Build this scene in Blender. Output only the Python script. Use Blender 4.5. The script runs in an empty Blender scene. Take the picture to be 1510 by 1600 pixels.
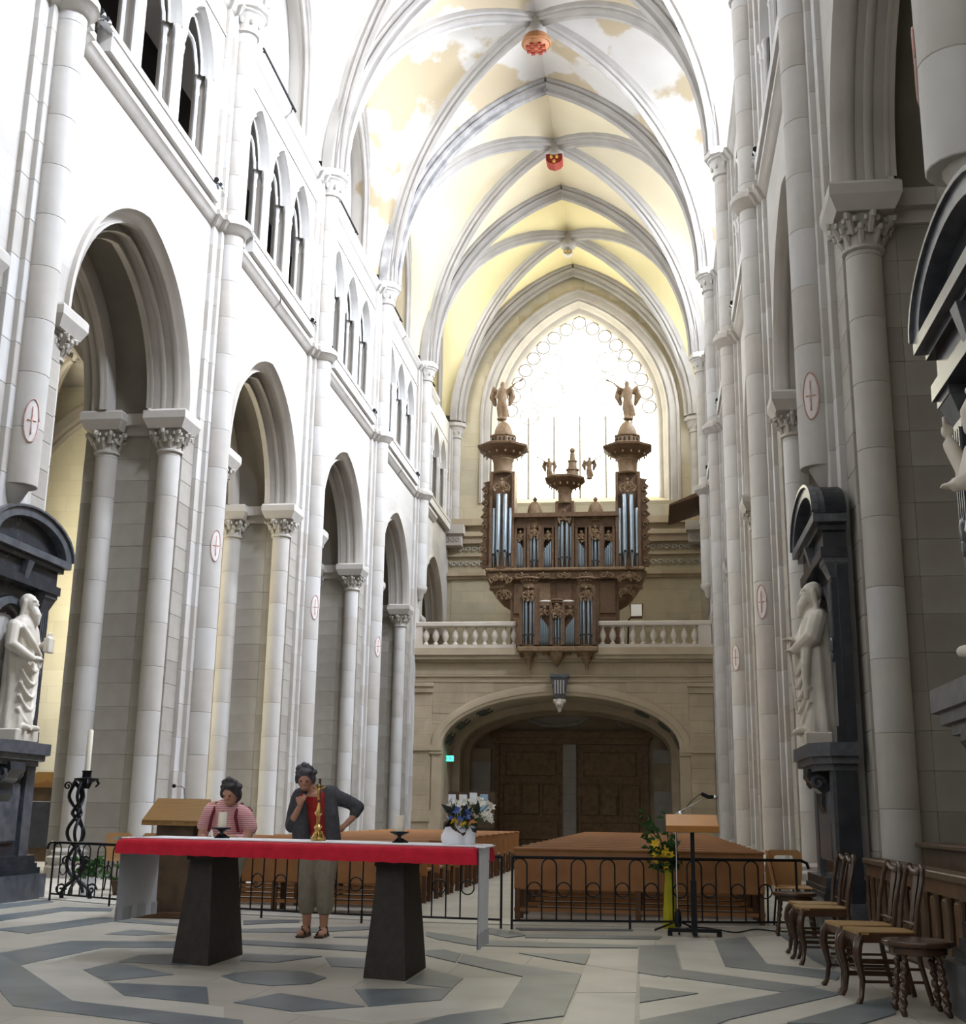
import bpy, bmesh, math, random
from mathutils import Vector, Matrix
random.seed(7)
pi = math.pi
sin, cos, sqrt = math.sin, math.cos, math.sqrt
SC = bpy.context.scene
COL = SC.collection

# ------------------------------------------------------------------ camera
EYE = 1.18
F = 1901.95
RT = Vector((0.99080889, -0.01792161, -0.1340767))     # world axes seen in image axes (right, down, forward)
FY = Vector((0.13442436, 0.24105421, 0.96115709))
UP = Vector((0.01509427, -0.97034617, 0.24124776))
cam_d = bpy.data.cameras.new('camera'); cam = bpy.data.objects.new('camera', cam_d); COL.objects.link(cam)
right = Vector((RT.x, FY.x, UP.x)); down = Vector((RT.y, FY.y, UP.y)); fwd = Vector((RT.z, FY.z, UP.z))
m = Matrix((right, -down, -fwd)).transposed().to_4x4(); m.translation = (0, 0, EYE)
cam.matrix_world = m
cam_d.sensor_fit = 'HORIZONTAL'; cam_d.sensor_width = 36.0; cam_d.lens = 36.0 * F / 1510.0
cam_d.clip_start = 0.05; cam_d.clip_end = 300
SC.camera = cam

# ------------------------------------------------------------------ sky, exposure
SC.view_settings.view_transform = 'Standard'; SC.view_settings.look = 'None'
SC.view_settings.exposure = 0.42; SC.view_settings.gamma = 1.0; SC.view_settings.use_curve_mapping = False
wd = bpy.data.worlds.new('sky'); SC.world = wd; wd.use_nodes = True
wd.node_tree.nodes['Background'].inputs[0].default_value = (0.75, 0.86, 1.0, 1)
wd.node_tree.nodes['Background'].inputs[1].default_value = 1.0
# daylight strength of the window groups (radiance of the panes)
DAY_SOUTH = 9.0     # clerestory on the right
DAY_NORTH = 13.0      # clerestory on the left
DAY_WEST = 6.0      # great west window
DAY_AISLE = 1.0
DAY_CROSS = 2.0     # unseen transept and choir panes, added as fill behind the camera

# skylight falling through the right-hand clerestory windows: it comes from above, so each lamp leans down into the nave
SKY_W = 3000.0
for yc, part in ((11.45, 1), (18.8, 1), (26.1, 1), (33.38, 1), (40.75, .6), (48.2, .22)):     # western lamps dimmed to keep the gallery and organ darker
    ld = bpy.data.lights.new('clerestory_daylight', 'AREA'); ld.shape = 'RECTANGLE'; ld.size = 2.5; ld.size_y = 3.2
    ld.energy = SKY_W*part; ld.color = (.79, .86, 1.0); ld.spread = math.radians(125)
    lo = bpy.data.objects.new('clerestory_daylight', ld); COL.objects.link(lo)
    lo.location = (3.95, yc, 21.5); lo.rotation_euler = Vector((-.87, 0, -.5)).to_track_quat('-Z', 'Y').to_euler()

# ------------------------------------------------------------------ helpers
def ray(x, y):
    v = Vector((x - 755.0, y - 800.0, F))
    return Vector((v.dot(RT), v.dot(FY), v.dot(UP)))
def onX(x, y, X): d = ray(x, y); t = X / d.x; return Vector((X, d.y * t, d.z * t + EYE))
def onY(x, y, Y): d = ray(x, y); t = Y / d.y; return Vector((d.x * t, Y, d.z * t + EYE))
def onZ(x, y, Z=0.0): d = ray(x, y); t = (Z - EYE) / d.z; return Vector((d.x * t, d.y * t, Z))

class MB:
    def __init__(s): s.v = []; s.f = []
    def add(s, vs, fs):
        n = len(s.v); s.v += [tuple(p) for p in vs]; s.f += [tuple(i + n for i in f) for f in fs]; return s
    def box(s, x0, x1, y0, y1, z0, z1):
        return s.add([(x0,y0,z0),(x1,y0,z0),(x1,y1,z0),(x0,y1,z0),(x0,y0,z1),(x1,y0,z1),(x1,y1,z1),(x0,y1,z1)],
              [(0,3,2,1),(4,5,6,7),(0,1,5,4),(1,2,6,5),(2,3,7,6),(3,0,4,7)])
    def frus(s, a, b, z0, z1):          # a,b = (x0,x1,y0,y1) bottom / top
        return s.add([(a[0],a[2],z0),(a[1],a[2],z0),(a[1],a[3],z0),(a[0],a[3],z0),(b[0],b[2],z1),(b[1],b[2],z1),(b[1],b[3],z1),(b[0],b[3],z1)],
              [(0,3,2,1),(4,5,6,7),(0,1,5,4),(1,2,6,5),(2,3,7,6),(3,0,4,7)])
    def cham(s, x0, x1, y0, y1, z0, z1, c):   # box with chamfered edges
        n = len(s.v); bm = bmesh.new(); t = MB().box(x0,x1,y0,y1,z0,z1)
        vs = [bm.verts.new(p) for p in t.v]; [bm.faces.new([vs[i] for i in f]) for f in t.f]
        bmesh.ops.bevel(bm, geom=list(bm.edges), offset=c, segments=1, affect='EDGES')
        bm.verts.index_update()
        s.add([tuple(v.co) for v in bm.verts], [[v.index for v in f.verts] for f in bm.faces]); bm.free(); return s
    def lathe(s, prof, cx=0, cy=0, seg=16, a0=0.0, a1=2*pi, cap=True):
        full = abs(a1 - a0 - 2*pi) < 1e-6; k = seg if full else seg + 1
        vs = []
        for r, z in prof:
            for i in range(k):
                a = a0 + (a1 - a0) * i / seg; vs.append((cx + r*cos(a), cy + r*sin(a), z))
        fs = []
        for j in range(len(prof) - 1):
            for i in range(seg):
                p = j*k + i; q = j*k + (i+1) % k
                fs.append((p, q, q + k, p + k))
        if cap:
            fs.append(tuple(range(k))[::-1]); fs.append(tuple(range((len(prof)-1)*k, len(prof)*k)))
        return s.add(vs, fs)
    def grid(s, P, closed=False):
        n = len(P[0]); vs = [p for r in P for p in r]; fs = []
        for j in range(len(P) - 1):
            for i in range(n if closed else n - 1):
                a = j*n + i; b = j*n + (i+1) % n; fs.append((a, b, b + n, a + n))
        return s.add(vs, fs)
    def tube(s, pts, r, seg=6, closed=False, flat=1.0, ends=True):
        pts = [Vector(p) for p in pts]; N = len(pts); rows = []
        rr = r if isinstance(r, (list, tuple)) else [r] * N
        prev = None
        for i, p in enumerate(pts):
            if closed: t = pts[(i+1) % N] - pts[i-1]
            else: t = pts[min(i+1, N-1)] - pts[max(i-1, 0)]
            t.normalize()
            if prev is None: a = t.cross(Vector((0,0,1)) if abs(t.z) < .9 else Vector((1,0,0)))
            else: a = prev - t * prev.dot(t)
            a.normalize(); prev = a; b = t.cross(a)
            rows.append([p + (a*cos(2*pi*k/seg) + b*sin(2*pi*k/seg)*flat) * rr[i] for k in range(seg)])
        if closed: rows.append(rows[0])
        s.grid(rows, True)
        if not closed and ends:
            n = len(s.v); L = N*seg
            s.f.append(tuple(range(n - L, n - L + seg))[::-1]); s.f.append(tuple(range(n - seg, n)))
        return s
    def limb(s, pts, radii, seg=10):           # closed tapered limb with round ends
        P = [Vector(p) for p in pts]; t0 = (P[0]-P[1]).normalized(); t1 = (P[-1]-P[-2]).normalized()
        r0, r1 = radii[0], radii[-1]
        Q = [P[0]+t0*r0*.95, P[0]+t0*r0*.6] + P + [P[-1]+t1*r1*.6, P[-1]+t1*r1*.95]
        return s.tube(Q, [r0*.25, r0*.8] + list(radii) + [r1*.8, r1*.25], seg)
    def ball(s, c, r, seg=12, rings=8):
        rx, ry, rz = r if isinstance(r, (tuple, list)) else (r, r, r); vs = []; fs = []
        for j in range(1, rings):
            a = pi*j/rings
            for i in range(seg):
                b = 2*pi*i/seg; vs.append((c[0]+rx*sin(a)*cos(b), c[1]+ry*sin(a)*sin(b), c[2]-rz*cos(a)))
        vs.append((c[0],c[1],c[2]-rz)); vs.append((c[0],c[1],c[2]+rz)); B = (rings-1)*seg
        for j in range(rings-2):
            for i in range(seg):
                p = j*seg+i; q = j*seg+(i+1)%seg; fs.append((p,q,q+seg,p+seg))
        for i in range(seg):
            fs.append((B,(i+1)%seg,i)); fs.append((B+1,(rings-2)*seg+i,(rings-2)*seg+(i+1)%seg))
        return s.add(vs, fs)
    def prism(s, poly, h0, h1, ax='z'):
        n = len(poly); f = {'z': lambda a,b,h:(a,b,h), 'x': lambda a,b,h:(h,a,b), 'y': lambda a,b,h:(a,h,b)}[ax]
        vs = [f(a,b,h0) for a,b in poly] + [f(a,b,h1) for a,b in poly]
        fs = [tuple(range(n))[::-1], tuple(range(n,2*n))] + [(i,(i+1)%n,(i+1)%n+n,i+n) for i in range(n)]
        return s.add(vs, fs)
    def xform(s, M, start=0):
        s.v = s.v[:start] + [tuple(M @ Vector(p)) for p in s.v[start:]]; return s
    def merge(s, o, M=None):
        return s.add([tuple(M @ Vector(p)) for p in o.v] if M else o.v, o.f)
    def mesh(s, name, mat=None, smooth=None, recalc=True):
        me = bpy.data.meshes.new(name); me.from_pydata(s.v, [], s.f)
        if recalc:
            bm = bmesh.new(); bm.from_mesh(me); bmesh.ops.remove_doubles(bm, verts=bm.verts, dist=1e-5)
            bmesh.ops.recalc_face_normals(bm, faces=bm.faces); bm.to_mesh(me); bm.free()
        if smooth is not None:
            me.shade_smooth()
            if smooth < 180: me.set_sharp_from_angle(angle=math.radians(smooth))
        if mat: me.materials.append(mat)
        me.update(); return me
    def build(s, name, mat=None, parent=None, smooth=None, recalc=True, loc=(0,0,0), rz=0):
        return inst(name, s.mesh(name, mat, smooth, recalc), parent, loc, rz)

def inst(name, me, parent=None, loc=(0,0,0), rz=0):
    o = bpy.data.objects.new(name, me); COL.objects.link(o); o.location = loc
    if rz: o.rotation_euler = (0,0,rz)
    if parent: o.parent = parent
    return o
def tag(o, label, cat, group=None):
    o['label'] = label; o['category'] = cat
    if group: o['group'] = group
    return o
def thing(name, label, cat, loc=(0,0,0), rz=0, group=None):
    o = bpy.data.objects.new(name, None); COL.objects.link(o); o.empty_display_size = .1
    o.location = loc; o.rotation_euler = (0,0,rz); return tag(o, label, cat, group)
def struct(name, mb=None, mat=None, smooth=None):
    if mb: o = mb.build(name, mat, None, smooth)
    else: o = bpy.data.objects.new(name, None); COL.objects.link(o); o.empty_display_size = .1
    o['kind'] = 'structure'; return o
def copy_tree(o, parent=None):
    c = o.copy(); COL.objects.link(c); c.parent = parent
    for ch in list(o.children): copy_tree(ch, c)
    return c
def fuse(mb, voxel, smooth_it=4, fac=.5):        # union of closed shells -> one continuous skin
    me = mb.mesh('tmp'); o = bpy.data.objects.new('tmp', me); COL.objects.link(o)
    md = o.modifiers.new('r', 'REMESH'); md.mode = 'VOXEL'; md.voxel_size = voxel
    if smooth_it:
        sm = o.modifiers.new('s', 'SMOOTH'); sm.factor = fac; sm.iterations = smooth_it
    dg = bpy.context.evaluated_depsgraph_get(); dg.update()
    res = bpy.data.meshes.new_from_object(o.evaluated_get(dg), depsgraph=dg)
    bpy.data.objects.remove(o); bpy.data.meshes.remove(me)
    res.shade_smooth(); return res
ORD = ['first','second','third','fourth','fifth','sixth','seventh','eighth','ninth','tenth','eleventh','twelfth','thirteenth',
       'fourteenth','fifteenth','sixteenth','seventeenth','eighteenth','nineteenth','twentieth','twenty-first','twenty-second']

# ------------------------------------------------------------------ materials
def nd(nt, t, **kw):
    n = nt.nodes.new(t)
    for k, v in kw.items(): setattr(n, k, v)
    return n
def mat(name, c1, c2=None, scale=3.0, rough=.8, metal=0.0, bump=0.0, bscale=None, emit=None, strength=0, brick=None, mortar=None,
        spec=.3, patches=None, sub=0, detail=5, wave=None, trans=0):
    M = bpy.data.materials.new(name); M.use_nodes = True; nt = M.node_tree; L = nt.links
    P = nt.nodes['Principled BSDF']; P.inputs['Roughness'].default_value = rough; P.inputs['Metallic'].default_value = metal
    P.inputs['Specular IOR Level'].default_value = spec
    if trans: P.inputs['Transmission Weight'].default_value = trans
    if emit:
        P.inputs['Emission Color'].default_value = (*emit, 1); P.inputs['Emission Strength'].default_value = strength
    col = None
    tc = nd(nt, 'ShaderNodeTexCoord'); geo = nd(nt, 'ShaderNodeNewGeometry')
    src = geo.outputs['Position'] if brick else tc.outputs['Object']
    P.inputs['Base Color'].default_value = (*c1, 1)
    height = None
    if c2:
        nz = nd(nt, 'ShaderNodeTexNoise'); nz.inputs['Scale'].default_value = scale; nz.inputs['Detail'].default_value = detail
        L.new(src, nz.inputs['Vector'])
        if wave:
            wv = nd(nt, 'ShaderNodeTexWave', wave_type='BANDS', bands_direction=wave[0]); wv.inputs['Scale'].default_value = wave[1]
            wv.inputs['Distortion'].default_value = wave[2]; wv.inputs['Detail'].default_value = 2
            L.new(src, wv.inputs['Vector']); fac = wv.outputs['Fac']
        else: fac = nz.outputs['Fac']
        rp = nd(nt, 'ShaderNodeValToRGB'); rp.color_ramp.elements[0].position = .33; rp.color_ramp.elements[1].position = .68
        rp.color_ramp.elements[0].color = (*c1, 1); rp.color_ramp.elements[1].color = (*c2, 1)
        L.new(fac, rp.inputs['Fac']); col = rp.outputs['Color']; height = nz.outputs['Fac']
    if patches:                                     # fallen plaster: (colour, scale, threshold)
        pn = nd(nt, 'ShaderNodeTexNoise'); pn.inputs['Scale'].default_value = patches[1]; pn.inputs['Detail'].default_value = 6
        L.new(src, pn.inputs['Vector'])
        pr = nd(nt, 'ShaderNodeValToRGB'); pr.color_ramp.elements[0].position = patches[2]; pr.color_ramp.elements[1].position = patches[2] + .035
        pr.color_ramp.elements[0].color = (0,0,0,1); pr.color_ramp.elements[1].color = (1,1,1,1)
        L.new(pn.outputs['Fac'], pr.inputs['Fac'])
        mx = nd(nt, 'ShaderNodeMix', data_type='RGBA'); L.new(pr.outputs['Color'], mx.inputs[0])
        if col: L.new(col, mx.inputs[6])
        else: mx.inputs[6].default_value = (*c1, 1)
        mx.inputs[7].default_value = (*patches[0], 1); col = mx.outputs[2]
    if brick:                                       # ashlar joints: (horizontal axis, width, height)
        sp = nd(nt, 'ShaderNodeSeparateXYZ'); L.new(geo.outputs['Position'], sp.inputs[0])
        cb = nd(nt, 'ShaderNodeCombineXYZ'); L.new(sp.outputs[brick[0]], cb.inputs[0]); L.new(sp.outputs[brick[3] if len(brick) > 3 else 'Z'], cb.inputs[1])
        bt = nd(nt, 'ShaderNodeTexBrick'); bt.inputs['Scale'].default_value = 1.0; bt.inputs['Brick Width'].default_value = brick[1]
        bt.inputs['Row Height'].default_value = brick[2]; bt.inputs['Mortar Size'].default_value = .009; bt.inputs['Mortar Smooth'].default_value = .3
        bt.inputs['Color1'].default_value = (1,1,1,1); bt.inputs['Color2'].default_value = (.88,.87,.86,1)
        mo = mortar or .72; bt.inputs['Mortar'].default_value = (mo,mo,mo,1)
        L.new(cb.outputs[0], bt.inputs['Vector'])
        mx = nd(nt, 'ShaderNodeMix', data_type='RGBA', blend_type='MULTIPLY'); mx.inputs[0].default_value = 1.0
        if col: L.new(col, mx.inputs[6])
        else: mx.inputs[6].default_value = (*c1, 1)
        L.new(bt.outputs['Color'], mx.inputs[7]); col = mx.outputs[2]
    if col: L.new(col, P.inputs['Base Color'])
    if bump:
        bn = nd(nt, 'ShaderNodeTexNoise'); bn.inputs['Scale'].default_value = bscale or scale*4; bn.inputs['Detail'].default_value = 6
        L.new(src, bn.inputs['Vector'])
        bp = nd(nt, 'ShaderNodeBump'); bp.inputs['Strength'].default_value = bump; bp.inputs['Distance'].default_value = .02
        L.new(bn.outputs['Fac'], bp.inputs['Height']); L.new(bp.outputs[0], P.inputs['Normal'])
    return M
ST1, ST2 = (.50,.475,.44), (.41,.385,.35)
M_wallY = mat('limestone_side_wall', ST1, ST2, .5, .9, bump=.15, bscale=6, brick=('Y', .95, .42), mortar=.82)
M_wallX = mat('limestone_end_wall', (.50,.44,.31), (.41,.36,.24), .5, .9, bump=.15, bscale=6, brick=('X', .9, .42), mortar=.82)
M_loft = mat('limestone_gallery', (.47,.385,.265), (.38,.31,.21), 1.2, .85, bump=.15, bscale=8, brick=('X', 1.1, .5), mortar=.8)
M_stone = mat('limestone', ST1, ST2, 1.1, .88, bump=.2, bscale=9)
M_stone_b = mat('limestone_warm', (.47,.435,.39), (.39,.36,.32), 1.3, .88, bump=.25, bscale=9)
M_core = mat('brown_grey_limestone', (.37,.345,.30), (.29,.265,.225), 1.2, .9, bump=.25, bscale=9)  # darker, browner stone for the pier cores
M_core2 = mat('brown_grey_limestone_dark', (.33,.30,.26), (.26,.235,.20), 1.2, .9, bump=.25, bscale=9)
M_stone_c = mat('limestone_pale', (.53,.515,.49), (.45,.43,.405), 1.0, .88, bump=.2, bscale=9)
M_carve = mat('carved_limestone', (.48,.45,.40), (.34,.31,.27), 4, .9, bump=.4, bscale=20)
M_web_w = mat('white_plaster', (.62,.595,.56), (.55,.52,.475), .6, .9, patches=((.58,.50,.38), .33, .58))
M_web_c = mat('cream_plaster', (.66,.585,.42), (.61,.53,.37), .35, .9)
M_web_y = mat('yellow_plaster', (.66,.58,.34), (.60,.52,.29), .35, .9)
M_web_d = mat('old_plaster', (.60,.575,.54), (.53,.50,.455), .6, .9, patches=((.44,.36,.24), .42, .51))
M_rib = mat('rib_stone', (.37,.345,.315), (.30,.28,.255), 1.2, .88, bump=.15, bscale=8)
M_ribd = mat('weathered_rib_stone', (.46,.44,.42), (.17,.165,.165), 1.6, .9, bump=.25, bscale=8)
M_floor = mat('pale_floor_stone', (.46,.43,.37), (.38,.355,.30), 1.4, .45, spec=.35, brick=('X', 1.05, .8, 'Y'), mortar=.72)
M_slab_d = mat('grey_marble', (.16,.185,.20), (.105,.125,.14), 2.5, .35, spec=.4)
M_slab_d2 = mat('grey_marble_light', (.19,.215,.22), (.13,.15,.155), 2.2, .35, spec=.4)
M_slab_w = mat('pale_marble', (.52,.495,.44), (.42,.40,.35), 1.8, .4, spec=.4)
M_dark = mat('opening_shade', (.035,.03,.028), rough=1)  # near-black colour holds the shade inside the openings
M_black = mat('black_marble', (.018,.02,.026), (.035,.038,.045), 6, .22, spec=.5)
M_blackb = mat('grey_black_marble', (.05,.055,.065), (.10,.105,.115), 9, .28, spec=.5)
M_statue = mat('statue_marble', (.62,.57,.49), (.53,.48,.40), 5, .6, spec=.3)
M_wood = mat('organ_oak', (.155,.088,.045), (.095,.054,.028), 7, .55, bump=.2, bscale=40)
M_woodl = mat('organ_oak_light', (.23,.15,.08), (.15,.093,.048), 7, .55, bump=.25, bscale=30)
M_pew = mat('pew_wood', (.33,.15,.055), (.27,.12,.043), 5, .4, bump=.1, bscale=40)
M_pewd = mat('pew_wood_dark', (.12,.058,.024), (.075,.036,.016), 5, .5)
M_door = mat('door_oak', (.27,.17,.085), (.18,.11,.055), 6, .55, bump=.2, bscale=30)
M_lect = mat('lectern_wood', (.56,.25,.07), (.50,.22,.06), 5, .4)
M_lectb = mat('lectern_oak', (.24,.13,.035), (.17,.085,.02), 5, .45, wave=('Y', 9, 3))
M_chair = mat('dark_chair_wood', (.075,.036,.018), (.04,.02,.011), 8, .25, spec=.5)
M_cane = mat('cane_seat', (.34,.20,.065), (.25,.14,.04), 40, .4, spec=.4)
M_stall = mat('stall_wood', (.10,.058,.026), (.05,.028,.013), 6, .45, spec=.4)
M_tin = mat('pipe_tin', (.36,.42,.46), (.30,.36,.40), 3, .32, metal=.75)
M_iron = mat('wrought_iron', (.012,.012,.014), rough=.45, metal=.4)
M_chrome = mat('chrome', (.7,.72,.75), rough=.15, metal=1)
M_brass = mat('brass', (.62,.42,.14), (.42,.27,.08), 12, .28, metal=1)
M_red = mat('red_cloth', (.56,.012,.035), (.46,.008,.025), 14, .8, bump=.15, bscale=60)
M_white = mat('white_cloth', (.86,.87,.91), (.82,.83,.88), 5, .85, bump=.1, bscale=90)
M_hem = mat('white_cloth_hem', (.56,.57,.60), rough=.85)
M_altar = mat('dark_altar_stone', (.022,.017,.014), (.034,.027,.022), 14, .55, bump=.2, bscale=60)
M_wax = mat('candle_wax', (.80,.74,.60), rough=.5)
M_skin = mat('skin', (.52,.28,.19), (.47,.25,.17), 14, .55)
M_hair = mat('dark_hair', (.035,.03,.03), (.07,.065,.07), 30, .6, bump=.5, bscale=60)
M_hairg = mat('grey_brown_hair', (.05,.045,.05), (.13,.125,.14), 25, .6, bump=.5, bscale=60)
M_card = mat('grey_cardigan', (.085,.085,.095), (.065,.065,.075), 30, .9, bump=.3, bscale=80)
M_shirt = mat('red_shirt', (.36,.03,.025), (.30,.02,.02), 20, .85)
M_pink = mat('pink_striped_shirt', (.62,.20,.21), (.78,.55,.56), 20, .85, wave=('Z', 16, 1.5))
M_trou = mat('khaki_trousers', (.27,.235,.18), (.22,.19,.145), 12, .9, bump=.3, bscale=30)
M_strap = mat('maroon_strap', (.14,.012,.025), rough=.8)
M_leath = mat('brown_leather', (.06,.03,.018), rough=.5)
M_leaf = mat('green_leaf', (.04,.11,.02), (.025,.075,.018), 9, .55)
M_leafd = mat('dark_leaf', (.012,.02,.016), (.022,.035,.02), 9, .55)
M_petal = mat('white_petal', (.82,.80,.72), rough=.6)
M_pet_b = mat('blue_petal', (.08,.14,.45), rough=.6)
M_pet_y = mat('yellow_petal', (.75,.52,.03), rough=.6)
M_pet_o = mat('orange_petal', (.75,.33,.12), rough=.6)
M_yel = mat('yellow_green_paper', (.50,.44,.02), (.36,.34,.015), 6, .5)
M_plast = mat('beige_plastic', (.56,.32,.14), (.52,.29,.125), 4, .4)
M_plast2 = mat('pink_plastic', (.50,.27,.19), rough=.4)
M_paper = mat('white_paper', (.85,.87,.92), rough=.8)
M_paperb = mat('blue_poster', (.25,.42,.62), (.4,.55,.7), 6, rough=.8)
M_exit = mat('exit_sign_green', (.02,.6,.4), emit=(.05,1,.62), strength=2.2)
M_lampw = mat('lamp_white', (.85,.83,.75), rough=.5)
M_gold = mat('gilding', (.75,.5,.12), (.6,.36,.08), 6, .35, metal=.8)
M_heral = mat('heraldic_red', (.24,.02,.012), rough=.6)
M_orange = mat('heraldic_orange', (.27,.105,.04), (.34,.16,.07), 30, .6)
M_cross = mat('consecration_paint', (.50,.24,.20), (.55,.44,.40), 9, .9)
M_crossw = mat('consecration_ground', (.68,.64,.61), (.62,.56,.53), 9, .9)
M_paintgrey = mat('painted_scroll', (.10,.105,.09), rough=.9)
M_box = mat('cardboard', (.42,.24,.11), (.36,.2,.09), 5, .8)
M_glass_s = mat('clerestory_glass_bright', (.8,.85,.9), emit=(.80,.88,1.0), strength=DAY_SOUTH)
M_glass_n = mat('clerestory_glass', (.8,.85,.9), emit=(.86,.92,1.0), strength=DAY_NORTH)
M_glass_w = mat('west_window_glass', (.9,.9,.8), emit=(1.0,.95,.72), strength=DAY_WEST)
M_glass_wd = mat('west_window_dim_glass', (.5,.5,.4), emit=(1.0,.96,.74), strength=.75)
M_glass_wl = mat('west_window_lead', (.3,.3,.2), emit=(1.0,.95,.7), strength=.35)
M_glass_a = mat('aisle_glass', (.9,.9,.8), emit=(1.0,.93,.70), strength=DAY_AISLE)
M_glass_a2 = mat('aisle_fill_glass', (.9,.9,.8), emit=(1.0,.93,.70), strength=22)  # extra glow added to one pane to light the left chapel wall
M_glass_c = mat('transept_fill_glass', (.9,.9,.9), emit=(.88,.93,1.0), strength=DAY_CROSS)
# ------------------------------------------------------------------ the building
XC = -3.2                                   # nave axis
PY = [7.78, 15.13, 22.47, 29.72, 37.05, 44.45, 51.95]     # pier lines, east to west
WEST = 51.95
U_SH, R_SH = 5.36, .25                      # vaulting shaft
U_P1, U_P2, U_W, U_B = 5.42, 5.50, 5.58, 7.58      # pilaster faces, wall face, aisle face
Z_CAP, Z_STR, Z_VC = 8.55, 13.0, 18.2
U_OUT = 13.4                                # outer aisle wall
def MX(sd): return lambda u, y, z: (XC + sd*u, y, z)

def arch_pts(mid, zs, a, R, q=0.0, n=14):
    """pointed arch, offset q outward: list of (h, z) from one springing to the other"""
    c = R - a; tm = math.acos(min(1, c/(R+q))); L = []
    for i in range(n+1):
        t = tm*i/n; L.append((mid + c - (R+q)*cos(t), zs + (R+q)*sin(t)))
    return L + [(2*mid - h, z) for h, z in L[::-1]][1:]
def rad(a, h): return (a*a + h*h) / (2*a)
def wall_cut(mb, f, h0, h1, zb, zt, mid, zs, a, R, q, d, n=14):
    """vertical wall face at depth d, rectangle minus a pointed opening"""
    P = arch_pts(mid, zs, a, R, q, n); l, r = P[0][0], P[-1][0]
    mb.add([f(d,h0,zb), f(d,l,zb), f(d,l,zt), f(d,h0,zt)], [(0,1,2,3)])
    mb.add([f(d,r,zb), f(d,h1,zb), f(d,h1,zt), f(d,r,zt)], [(0,1,2,3)])
    for (ha,za),(hb,zb2) in zip(P, P[1:]):
        mb.add([f(d,ha,za), f(d,hb,zb2), f(d,hb,zt), f(d,ha,zt)], [(0,1,2,3)])
def roll(q, d, r, a0, a1, n=5):
    return [(q + r*cos(math.radians(a0+(a1-a0)*i/n)), d + r*sin(math.radians(a0+(a1-a0)*i/n))) for i in range(n+1)]
def sweep_arch(mb, f, mid, zs, a, R, prof, n=14, zbot=None):
    rows = []
    for q, d in prof:
        P = arch_pts(mid, zs, a, R, q, n)
        if zbot is not None: P = [(P[0][0], zbot)] + P + [(P[-1][0], zbot)]
        rows.append([f(d, h, z) for h, z in P])
    mb.grid(rows)

A_ARC = 2.0; R_ARC = 2.42
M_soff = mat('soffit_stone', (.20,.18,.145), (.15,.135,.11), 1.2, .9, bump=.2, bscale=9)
half = [(.56,U_W),(.56,U_W-.08),(.48,U_W-.08),(.43,U_W)] + [(.43,U_W+.06)] + roll(.33,U_W+.11,.10,20,215) + [(.27,U_W+.24)] + roll(.20,U_W+.31,.095,20,215) + [(.14,U_W+.43)] + roll(.085,U_W+.50,.085,20,200) + [(.02,U_W+.60),(.34,U_W+.64)]
PROF_ARC2 = [(q, U_B-(d-U_W)) for q, d in half[::-1]]
A_TRI, Z_TRI = .60, 15.85; R_TRI = rad(A_TRI, 1.02)
PROF_TRI = [(.22,U_W),(.22,U_W-.05),(.14,U_W-.05)] + roll(.08,U_W+.05,.06,60,200) + [(0,U_W+.14)] + [(-.05,U_W+.16),(-.05,U_W+.18),(.15,U_W+.18)]
A_CL, Z_CL0, Z_CL = 1.45, 19.7, 22.2; R_CL = rad(A_CL, 1.9); U_CL = 6.55

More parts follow.
